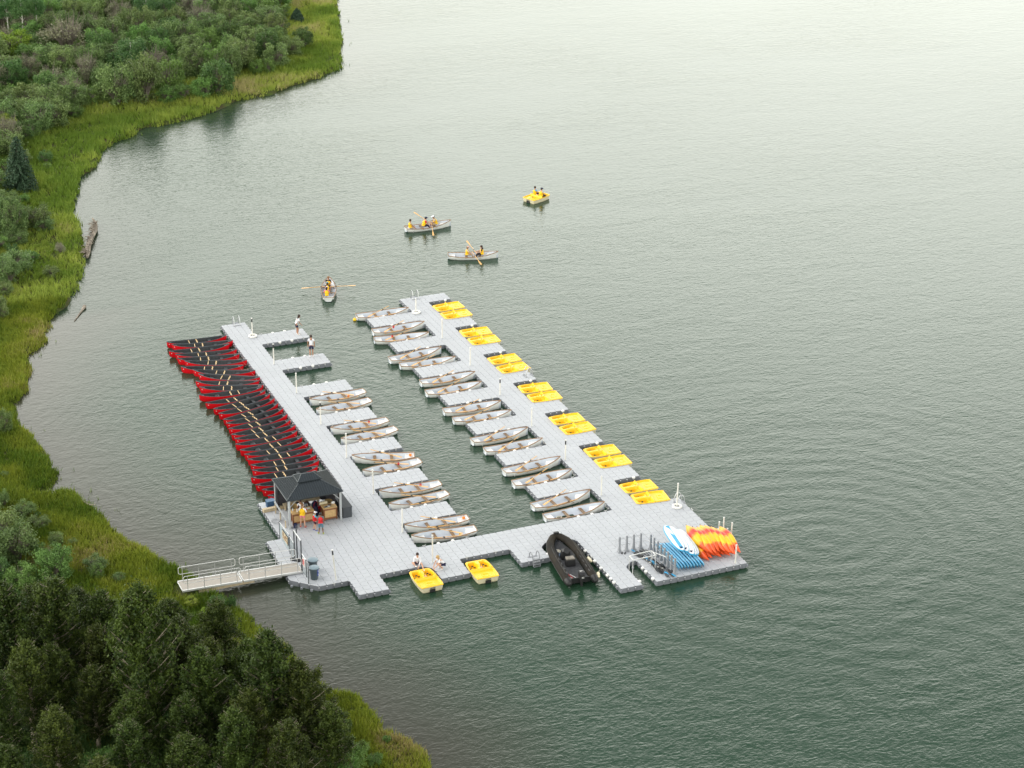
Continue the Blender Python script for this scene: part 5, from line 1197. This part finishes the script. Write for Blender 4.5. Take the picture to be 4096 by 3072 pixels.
t=thing('storage_box','charcoal resin storage box standing along the right side of the gazebo','storage box',(2.68,16.8,DZ)); b=MB(); b.box((0,0,.36),(.62,2.22,.72)); b.ob('body',M_boxgrey,t)
for k in range(2): b=MB(); b.box((0,-.56+k*1.12,.76),(.68,1.11,.06)); 
for k in range(2):
    b=MB(); b.box((0,-.565+k*1.13,.76),(.68,1.12,.06)); 
    for q in range(9): b.box((0,-1.06+k*1.13+q*.123,.793),(.66,.012,.008))
    b.ob('lid',M_boxgrey,t)
t=thing('cool_box','dark blue cool box on the dock left of the gazebo','cool box',(-1.62,19.25,DZ)); b=MB(); b.box((0,0,.20),(.55,.42,.40)); b.ob('body',M_coolblue if 'M_coolblue' in globals() else mat('blue_cooler',(.02,.07,.16),.5),t); b=MB(); b.box((0,0,.43),(.58,.45,.06)); b.ob('lid',mat('blue_cooler_lid',(.035,.11,.22),.45),t)
t=thing('timber_beam','pale squared timber lying on the dock left of the gazebo','beam',(-1.5,18.62,DZ),.07); b=MB(); b.box((0,0,.12),(1.7,.26,.22)); b.ob('timber',M_lumber,t)
t=thing('handrail','grey sloping timber rail along the left side of the gazebo','rail',(0,0,DZ)); b=MB(); b.loft([[(x-.05,y,z),(x+.05,y,z),(x+.05,y,z+.05),(x-.05,y,z+.05)] for x,y,z in((-1.62,18.2,.82),(-1.55,15.75,.55))]); b.ob('top_rail',M_post,t)
for y,h in((18.1,.82),(17,.7),(15.85,.56)): b=MB(); b.box((-1.6,y,h/2),(.07,.07,h)); b.ob('post',M_lumber,t)
t=thing('speaker_box','small black case on the dock at the front left post of the gazebo','case',(-1.0,15.62,DZ)); b=MB(); b.box((0,0,.16),(.22,.2,.32)); b.ob('body',M_navy,t,bevel=.02); b=MB(); b.tube([(-.08,0,.32),(0,0,.38),(.08,0,.32)],.012,5); b.ob('handle',M_rubber,t)
t=thing('hose_coil','grey hose coiled on the dock left of the gazebo','hose',(-1.95,16.9,DZ+.02)); b=MB(); b.tube([((.22+.003*k)*math.cos(k*.5),(.22+.003*k)*math.sin(k*.5),.01+.002*k) for k in range(40)],.011,5); b.ob('hose',M_rackgrey,t)
# ================= driftwood and float =================
def log(path,rad,label,root=False,bent=0):
    t=thing('driftwood',label,'driftwood'); b=MB(); r=random.Random(4)
    b.tube([(x+r.uniform(-.05,.05),y,z) for x,y,z in path],rad,9); b.ob('trunk',M_drift,t,smooth=60)
    if root:
        b=MB()
        for k in range(150):
            f=r.uniform(.2,.95); i=int(f*(len(path)-1)); p=Vector(path[i]).lerp(Vector(path[i+1]),f*(len(path)-1)-i); q=p+Vector((r.uniform(-.75,.3),r.uniform(-.7,.7),r.uniform(-.05,.45))); b.tube([p,(p+q)/2+Vector((0,0,.15)),q],[.05,.03,.01],4)
        b.ob('branch_tangle',M_drift,t)
    return t
log([(.05,81.0,.35),(.1,79.9,.3),(-.3,78.3,.25),(-.9,76.6,.3),(-1.7,74.6,.3),(-2.3,72.6,.25),(-2.6,71.6,.2)],[.08,.13,.22,.18,.24,.26,.12],'big weathered driftwood trunk with tangled roots lying along the left shore',True)
log([(-5.25,60.35,.12),(-5.7,59.5,.08),(-6.7,57.7,.03)],[.16,.07,.03],'small pale driftwood stick floating off the left shore')
log([(-13.2,24.4,.5),(-12.9,23.6,.55),(-12.6,23.5,.6)],[.03,.05,.02],'thin bleached stick lying in the bank grass above the gangway')
t=thing('marker_buoy','small yellow buoy floating off the end of the far rowboat','buoy',(14.67,49.31,0)); b=MB(); b.ball((0,0,.06),.15,12); b.ob('float_body',M_yel,t,smooth=80); b=MB(); b.tube([(0,0,.2),(0,0,.27),(.03,0,.24)],.015,5); b.ob('eye',M_yel,t)
# ---- mooring lines ----
def line(name,pts,label,m_=None,r=.009):
    t=thing(name,label,'rope'); b=MB(); b.tube(pts,r,5); b.ob('line',m_ or M_rope,t)
M_rline=mat('red_white_line',(.70,.42,.38),.8)
for i,(x,y,a) in enumerate(CANOES[3:28]):
    i+=3
    if i%2==0 or i<8:
        bx=x+2.25*math.cos(a); by=y+2.25*math.sin(a); ex=wv(7,by*2-.5); line('mooring_line',[(bx-.25,by+.03,.52),(bx,by-.22,.20),(bx+.15,by-.2,.2),(ex-.02,by-.28,.30)],'red and white line tying the %s canoe of the row to the left pier'%ORD[i],M_rline)
for i in (12,14,24,10):
    x,y,a=ROWBOATS[i]; s=2.2; bx=x+s*math.cos(a); by=y+s*math.sin(a); line('mooring_line',[(bx,by,.62),(bx+(.0 if i<15 else -.0),by-.25,.35),(bx+.03*(1 if i<15 else -1),by-.62,.36)],'white bow line of the %s rowboat on the %s pier'%({12:'nearer sixth-berth',14:'nearest berth',24:'nearest',10:'nearer fifth-berth'}[i],'right' if i<15 else 'left'))

# ================= people =================
SK=mat('skin_light',(.60,.34,.23),.6); SKT=mat('skin_tan',(.40,.20,.12),.6); SKD=mat('skin_brown',(.22,.11,.07),.6)
HB=mat('dark_brown_hair',(.035,.018,.012),.6); HBL=mat('blonde_hair',(.50,.33,.14),.6,noise=.3,nscale=30); HK=mat('black_hair',(.010,.009,.010),.5); HLB=mat('light_brown_hair',(.22,.12,.06),.6)
CW=mat('white_cotton',(.80,.80,.84),.85); CN=mat('navy_shorts',(.014,.014,.055),.85); CY=mat('yellow_life_vest',(.90,.55,.01),.7); CR=mat('red_vest',(.62,.015,.02),.7)
CP=mat('pink_cotton',(.75,.22,.27),.85); CB=mat('turquoise_cotton',(.10,.50,.66),.85); CM=mat('maroon_cotton',(.07,.012,.03),.85); CJ=mat('faded_denim',(.10,.20,.27),.85); CK=mat('black_cotton',(.02,.018,.024),.85); CG=mat('grey_teal_cotton',(.13,.17,.20),.85); CT=mat('khaki_cotton',(.38,.30,.20),.85); CBG=mat('beige_cotton',(.50,.42,.34),.85)
M_dark=mat('dark_eye',(.01,.01,.01),.3); M_lip=mat('lip',(.35,.10,.08),.5); M_lime=mat('lime_sandal',(.45,.60,.04),.6); M_bsh=mat('blue_shoe',(.03,.12,.45),.6)
def lerpv(a,b,t): return Vector(a).lerp(Vector(b),t)
def skin(name,verts,edges,radii,m_,parent,root=0,sub=1):
    me=bpy.data.meshes.new(name); me.from_pydata([tuple(v) for v in verts],edges,[]); me.skin_vertices.new() if hasattr(me.skin_vertices,'new') else None
    o=bpy.data.objects.new(name,me); COL.objects.link(o); o.parent=parent
    s=o.modifiers.new('skin','SKIN'); s.use_smooth_shade=True
    if not me.skin_vertices:
        bm_=None
    sv=me.skin_vertices[0].data
    for i,r in enumerate(radii):
        rr=r if isinstance(r,tuple) else (r,r); sv[i].radius=rr; sv[i].use_root=(i==root)
    if sub: u=o.modifiers.new('sub','SUBSURF'); u.levels=sub; u.render_levels=sub
    me.materials.append(m_); return o
# joint dictionaries: x right, y forward, z up, ground at 0, 1.72 m tall
def J_stand():
    return dict(pel=(0,0,.93),wai=(0,.0,1.08),che=(0,0,1.28),nec=(0,0,1.45),hdb=(0,.01,1.53),hed=(0,.02,1.60),top=(0,.0,1.69),
      hipR=(.09,0,.90),knR=(.10,.02,.49),anR=(.10,-.02,.08),toR=(.12,.15,.03),hipL=(-.09,0,.90),knL=(-.10,.02,.49),anL=(-.10,-.02,.08),toL=(-.12,.15,.03),
      shR=(.17,0,1.40),elR=(.23,-.03,1.13),wrR=(.24,.06,.90),haR=(.24,.09,.82),shL=(-.17,0,1.40),elL=(-.23,-.03,1.13),wrL=(-.24,.06,.90),haL=(-.24,.09,.82))
def J_sit(seat=.28,knee=.38,legx=.12,fwd=.42,foot=.05,lean=0.,hands=(.16,.42,.50)):
    z=seat; l=lean
    d=dict(pel=(0,0,z+.10),wai=(0,.0+l*.15,z+.24),che=(0,l*.4,z+.42),nec=(0,l*.62,z+.60),hdb=(0,l*.66+.01,z+.68),hed=(0,l*.68+.03,z+.75),top=(0,l*.7+.01,z+.84))
    for s,n in((1,'R'),(-1,'L')):
        d['hip'+n]=(s*.09,.02,z+.08); d['kn'+n]=(s*legx,fwd,max(foot+.12,knee)); d['an'+n]=(s*legx,fwd+.14,foot+.06); d['to'+n]=(s*legx,fwd+.30,foot+.05)
        d['sh'+n]=(s*.17,l*.55,z+.54); d['el'+n]=(s*.23,l*.4+.10,z+.32); d['wr'+n]=(s*hands[0],hands[1]-.05,hands[2]); d['ha'+n]=(s*hands[0],hands[1]+.03,hands[2])
    return d
def person(label,loc,rz,J,skin_m,hair_m,hair='short',shirt=None,sleeve='short',pants=None,pant_len=.45,vest=None,hat=None,shoes=None,socks=None,scale=1.0,group=None,female=False):
    t=thing('person',label,'person',loc,rz,group); t.scale=(scale,)*3
    V=[];E=[];Rr=[];ix={}
    def v(n,p,r,par=None):
        ix[n]=len(V); V.append(Vector(p)); Rr.append(r)
        if par is not None: E.append((ix[par],ix[n]))
    sh=.92 if female else 1
    v('pel',J['pel'],(.135,.10)); v('wai',J['wai'],(.115*sh,.085),'pel'); v('che',J['che'],(.14*sh,.10),'wai'); v('nec',J['nec'],.052,'che'); v('hdb',J['hdb'],.07,'nec'); v('hed',J['hed'],(.082,.095),'hdb'); v('top',J['top'],.065,'hed')
    f=Vector((0,1,0)); hd=Vector(J['hed'])
    v('nose',hd+f*.105+Vector((0,0,-.01)),.014,'hed')
    for s in(1,-1): v('ear%d'%s,hd+Vector((s*.085,0,-.005)),(.012,.02),'hed')
    for n,s in(('R',1),('L',-1)):
        v('hip'+n,J['hip'+n],.088,'pel'); v('thi'+n,lerpv(J['hip'+n],J['kn'+n],.5),.075,'hip'+n); v('kn'+n,J['kn'+n],.052,'thi'+n); v('cal'+n,lerpv(J['kn'+n],J['an'+n],.35),.052,'kn'+n); v('an'+n,J['an'+n],.034,'cal'+n); v('to'+n,J['to'+n],(.036,.026),'an'+n)
        v('sh'+n,J['sh'+n],.055,'che'); v('el'+n,J['el'+n],.038,'sh'+n); v('fo'+n,lerpv(J['el'+n],J['wr'+n],.35),.036,'el'+n); v('wr'+n,J['wr'+n],.025,'fo'+n); v('ha'+n,J['ha'+n],(.036,.018),'wr'+n)
        d=(Vector(J['ha'+n])-Vector(J['wr'+n])).normalized(); side=d.cross(Vector((0,1,0) if abs(d.y)<.8 else (0,0,1))); side.normalize(); cur=d.cross(side)
        for q,(o_,ln) in enumerate(((-.030,.055),(-.010,.068),(.010,.064),(.028,.048))):
            b0=Vector(J['ha'+n])+side*o_+d*.035; m_=b0+d*ln*.5+cur*.012; e=b0+d*ln*.8+cur*.035
            v('f%s%da'%(n,q),b0,.009,'ha'+n); v('f%s%db'%(n,q),m_,.0085,'f%s%da'%(n,q)); v('f%s%dc'%(n,q),e,.008,'f%s%db'%(n,q))
        th=Vector(J['wr'+n]).lerp(Vector(J['ha'+n]),.45)-side*.040; v('t%sa'%n,th,.011,'wr'+n); v('t%sb'%n,th-side*.018+d*.035+cur*.01,.009,'t%sa'%n)
    skin('body',V,E,Rr,skin_m,t)
    def sub(name,names,links,rad,m_,sb=1): 
        vs=[Vector(J[n]) if isinstance(n,str) else Vector(n) for n in names]; return skin(name,vs,links,rad,m_,t,0,sb)
    # face
    b=MB(); 
    for s in(-1,1): b.ball((hd.x+s*.034,hd.y+.088,hd.z+.012),.013,6)
    b.ob('eyes',M_dark,t); b=MB(); b.ball((hd.x,hd.y+.094,hd.z-.05),.018,6,(1.3,.5,.4)); b.ob('mouth',M_lip,t)
    if shirt:
        nm=['pel','wai','che','nec']; rd=[(.150,.118),(.135*sh,.105),(.158*sh,.118),.066]; lk=[(0,1),(1,2),(2,3)]
        vs=[lerpv(J['pel'],J['wai'],.25),J['wai'],J['che'],lerpv(J['che'],J['nec'],.8)]
        for n in 'RL':
            i=len(vs); vs+=[J['sh'+n],lerpv(J['sh'+n],J['el'+n],.7 if sleeve=='short' else 1)]; rd+=[.068,.056]; lk+=[(2,i),(i,i+1)]
            if sleeve=='long': vs+=[lerpv(J['el'+n],J['wr'+n],.85)]; rd+=[.040]; lk+=[(i+1,i+2)]
        skin('shirt',[Vector(q) for q in vs],lk,rd,shirt,t,1)
    if pants:
        vs=[lerpv(J['pel'],J['wai'],.3),Vector(J['pel'])];rd=[(.142,.112),(.148,.118)];lk=[(0,1)]
        for n in 'RL':
            i=len(vs); e=lerpv(J['hip'+n],J['kn'+n],min(1,pant_len*1.6)); vs+=[Vector(J['hip'+n]),e]; rd+=[.103,.090 if pant_len<1 else .07]; lk+=[(1,i),(i,i+1)]
            if pant_len>=1: vs+=[lerpv(J['kn'+n],J['an'+n],.9)]; rd+=[.055]; lk+=[(i+1,i+2)]
        skin('shorts' if pant_len<1 else 'trousers',vs,lk,rd,pants,t,1)
    if vest:
        vs=[lerpv(J['wai'],J['pel'],.1),Vector(J['wai']),lerpv(J['wai'],J['che'],.6),Vector(J['che'])+(Vector(J['nec'])-Vector(J['che']))*.25]
        vs+=[lerpv(J['che'],J['shR'],.62)+Vector((0,0,.04)),lerpv(J['che'],J['shL'],.62)+Vector((0,0,.04))]
        skin('life_vest',vs,[(0,1),(1,2),(2,3),(3,4),(3,5)],[(.155,.135),(.165,.15),(.175,.155),(.165,.14),.085,.085],vest,t,1)
    if shoes:
        for n in 'RL':
            a=Vector(J['an'+n]);o_=Vector(J['to'+n]); d=(o_-a); d.z=0; d.normalize() if d.length>0 else None
            skin('shoe',[a+Vector((0,0,-.045))-d*.03,lerpv(a,o_,.6)+Vector((0,0,-.02)),o_+d*.04],[(0,1),(1,2)],[.042,.044,.034],shoes,t,0)
            if socks: skin('sock',[a+Vector((0,0,-.01)),lerpv(a,J['kn'+n],.18)],[(0,1)],[.045,.045],socks,t,0)
    # hair / hat
    T=Vector(J['top']); ups=(T-Vector(J['hdb'])).normalized(); back=Vector((0,-1,0)); 
    if hair!='none':
        hv=[hd+ups*.055+back*.015,hd+ups*.02+back*.05,hd-ups*.03+back*.065]; hr=[.088,.085,.07]
        if hair=='long': hv+=[hd-ups*.16+back*.10,hd-ups*.32+back*.10,hd-ups*.44+back*.07]; hr+=[.095,.105,.05]
        if hair=='mid': hv+=[hd-ups*.12+back*.06,hd-ups*.20+back*.04]; hr+=[.085,.05]
        if hair=='tail': hv+=[hd+ups*.02+back*.15,hd-ups*.08+back*.19,hd-ups*.18+back*.17]; hr+=[.03,.04,.02]
        hb_=MB(); hb_.ball((0,0,0),.112,12,(.92,1.02,1.0)); hb_.xf(Matrix.Translation(hd+ups*.032+back*.028)); hb_.ob('hair_cap',hair_m,t,smooth=80)
        if hair!='short': skin('hair',hv,[(i,i+1) for i in range(len(hv)-1)],hr,hair_m,t,0)
    if hat:
        b=MB(); b.lathe([(.108,-.02),(.112,.02),(.09,.08),(.02,.105)],(0,0,0),14); b.box((0,.13,-.005),(.15,.14,.02)); b.xf(Matrix.Translation(hd+ups*.045)@Vector((0,0,1)).rotation_difference(ups).to_matrix().to_4x4()); b.ob('cap',hat,t,smooth=50)
    return t
camang=math.atan2(CAM_D[1],CAM_D[0])
def face(deg): # heading: 0 = facing away from camera, 180 = facing camera, 90 = facing left in the picture
    return camang-PI/2+R_(deg)
# woman with long hair on the farther finger, facing right, slightly bent
J=J_stand(); J.update(pel=(0,-.08,.92),wai=(0,-.03,1.06),che=(0,.05,1.25),nec=(0,.13,1.40),hdb=(0,.17,1.47),hed=(0,.20,1.54),top=(0,.19,1.63),shR=(.16,.10,1.35),shL=(-.16,.10,1.35),elR=(.2,.13,1.08),elL=(-.2,.10,1.08),wrR=(.17,.28,.88),haR=(.16,.33,.82),wrL=(-.17,.26,.88),haL=(-.16,.31,.82),hipR=(.08,-.07,.88),hipL=(-.08,-.07,.88),knR=(.08,.05,.48),knL=(-.07,.0,.48))
person('woman with long dark hair, white shirt and navy shorts standing on the farthest finger',(9.15,47.35,DZ),face(-68),J,SKT,HB,'long',CW,'short',CN,.42,shoes=M_white,socks=CW,female=True,scale=1.03)
J=J_stand()
mn=person('man in a white T-shirt and navy shorts seen from behind on the second finger',(8.81,42.6,DZ),face(2),J,SKT,HB,'short',CW,'short',CN,.5,shoes=M_white,socks=CW,scale=1.09)
b=MB(); b.box((0,-.127,1.36),(.13,.012,.018)); b.ob('shirt_print',M_navy,mn)
# seated staff woman by the first front pedal boat: legs apart, reaching down
J=J_sit(.0,.30,.18,.36,.0,.25,(.1,.45,.05)); J.update(knR=(.34,.20,.16),anR=(.10,.42,.08),toR=(.02,.50,.06),knL=(-.30,.42,.26),anL=(-.46,.78,.04),toL=(-.52,.90,.05),elR=(.22,.18,.38),wrR=(.20,.30,.20),haR=(.18,.36,.14),elL=(-.2,.28,.32),wrL=(-.12,.52,.08),haL=(-.1,.58,.02))
person('dark-haired staff woman in white sitting on the dock edge reaching for the pedal boat',(4.80,7.92,DZ),face(175),J,SK,HB,'tail',CW,'long',CN,.45,shoes=M_white,socks=CW,female=True,scale=1.02)
# squatting blonde
J=J_stand(); J.update(pel=(0,-.12,.30),wai=(0,-.02,.44),che=(0,.12,.60),nec=(0,.24,.72),hdb=(0,.28,.79),hed=(0,.31,.85),top=(0,.31,.94),hipR=(.09,-.10,.29),hipL=(-.09,-.10,.29),knR=(.15,.32,.34),knL=(-.13,.30,.40),anR=(.13,.02,.09),anL=(-.12,.0,.08),toR=(.15,.16,.03),toL=(-.14,.14,.03),shR=(.16,.19,.68),shL=(-.16,.19,.68),elR=(.2,.36,.45),elL=(-.2,.36,.45),wrR=(.10,.52,.25),haR=(.08,.56,.16),wrL=(-.1,.54,.22),haL=(-.08,.58,.14))
person('blonde staff woman in a white T-shirt crouching beside the front pedal boat',(6.02,6.75,DZ),face(118),J,SK,HBL,'mid',CW,'short',CN,.45,shoes=M_white,female=True,scale=1.05)
# customers at the counter
J=J_stand(); J.update(elR=(.24,.05,1.14),wrR=(.16,.30,1.05),haR=(.13,.37,1.03),elL=(-.24,.05,1.14),wrL=(-.12,.30,1.03),haL=(-.08,.37,1.0),hdb=(0,.04,1.53),hed=(0,.07,1.59),top=(0,.07,1.68),anR=(.15,-.02,.08),toR=(.18,.14,.03),anL=(-.15,-.02,.08),toL=(-.18,.14,.03),knR=(.12,.02,.49),knL=(-.12,.02,.49))
person('woman in a yellow life vest and pink shorts standing at the left counter',(-.52,15.50,DZ),face(-12),J,SK,HLB,'tail',CW,'long',CP,.32,vest=CY,shoes=M_redp,female=True,scale=1.02)
J=J_stand(); J.update(elR=(.2,.10,1.15),wrR=(.10,.28,1.22),haR=(.08,.32,1.28),anL=(-.12,-.12,.09),toL=(-.12,.02,.03))
person('child in a red vest, turquoise shirt and white cap beside the taller boy',(.10,14.78,DZ),face(-60),J,SK,HLB,'short',CB,'short',CM,.5,vest=CR,hat=CW,shoes=M_bsh,scale=.80)
J=J_stand(); J.update(anR=(.16,-.05,.08),toR=(.2,.1,.03),anL=(-.14,.05,.08),toL=(-.2,.18,.03),knR=(.13,.0,.49))
person('taller boy in a red vest and long denim shorts before the gazebo',(.30,14.15,DZ),face(8),J,SKD,HK,'short',CG,'short',CJ,.62,vest=CR,shoes=M_lime,scale=.92)
J=J_sit(.48,.55,.13,.42,.0,.25,(.14,.40,.92))
person('seated clerk in a white shirt behind the left counter',(-.12,17.0,DZ),face(170),J,SKT,HB,'short',CW,'short',CN,1.1,shoes=M_rubber,scale=1.0)
# boats under way
def inboat(k,lx,ly): x,y,a=ROWBOATS[k]; return (x+lx*math.cos(a)-ly*math.sin(a),y+lx*math.sin(a)+ly*math.cos(a)),a
(q,a)=inboat(25,-1.75,0); person('passenger in a yellow vest sitting at the stern of the rowboat with three people',(*q,0),a-PI/2,J_sit(.30,.34,.12,.40,.05,.0,(.12,.30,.42)),SKT,HB,'short',CT,'short',CT,.5,vest=CY,scale=1.0)
(q,a)=inboat(25,-.50,-.10); person('man in a red shirt and yellow vest in the middle of a rowboat',(*q,0),a-PI/2,J_sit(.30,.40,.12,.42,.05,.30,(.13,.46,.48)),SK,HK,'short',CR,'short',CN,1.1,vest=CY,hat=M_navy,scale=1.04)
(q,a)=inboat(25,.78,0); person('rower in a white cap and beige shirt holding oars opposite the red-shirted man',(*q,0),a+PI/2,J_sit(.30,.40,.15,.42,.05,.35,(.14,.52,.62)),SKT,HK,'short',CBG,'short',CT,.6,vest=CY,hat=CW,scale=1.05)
(q,a)=inboat(26,-.55,0); person('passenger in beige shirt and yellow vest in the rowboat with two people',(*q,0),a-PI/2,J_sit(.30,.38,.12,.40,.05,.1,(.12,.38,.45)),SK,HLB,'mid',CBG,'short',CT,1.1,vest=CY,hat=mat('pink_band',(.60,.42,.38),.8),scale=.98,female=True)
(q,a)=inboat(26,.80,0); person('woman with long brown hair, black shirt and yellow vest rowing the boat with two people',(*q,0),a+PI/2,J_sit(.30,.38,.12,.42,.05,.1,(.14,.50,.60)),SK,HB,'long',CK,'short',CK,1.1,vest=CY,scale=1.02,female=True)
(q,a)=inboat(27,.80,0); person('man in a dark shirt and yellow vest facing the viewer while rowing',(*q,0),a+PI/2,J_sit(.30,.40,.16,.42,.05,.2,(.16,.50,.62)),SKT,HLB,'short',CK,'short',CN,.6,vest=CY,scale=1.05)
(q,a)=inboat(27,-.30,.08); person('child in a blue cap and yellow vest in the middle of a rowboat',(*q,.02),a-PI/2,J_sit(.30,.38,.12,.36,.05,.0,(.12,.34,.45)),SKT,HB,'mid',CK,'short',CN,.6,vest=CY,hat=CB,scale=.88)
(q,a)=inboat(27,-1.45,.12); person('passenger in a pink cap and yellow vest at the stern of a rowboat',(*q,.0),a-PI/2,J_sit(.28,.36,.12,.38,.05,.0,(.14,.32,.42)),SK,HB,'mid',CP,'long',CN,.6,vest=CY,hat=mat('lilac_cap',(.60,.48,.62),.8),scale=.95)
x,y,a=PEDALS[16]
def ip(lx,ly): return (x+lx*math.cos(a)-ly*math.sin(a),y+lx*math.sin(a)+ly*math.cos(a),0.04)
person('bare-headed rider with a blue shirt in the left seat of a pedal boat',ip(.18,.40),a-PI/2-.2,J_sit(.33,.45,.10,.40,.16,.0,(.10,.38,.50)),SKT,HB,'short',mat('blue_shirt',(.06,.30,.65),.8),'short',CN,.6,vest=CY,scale=1.0)
person('rider in a dark cap and dark trousers in the right seat of a pedal boat',ip(.18,-.42),a-PI/2,J_sit(.33,.45,.10,.40,.16,.05,(.12,.36,.48)),SK,HK,'short',CBG,'short',CK,1.1,vest=CY,hat=M_navy,scale=1.02)
t=thing('can','small dark drinks can on the rear deck of the pedal boat on the water','can',ip(-.55,.0)); t.location.z=.38; b=MB(); b.lathe([(.035,0),(.035,.13),(.028,.135)],(0,0,0),10); b.ob('can_body',M_navy,t)
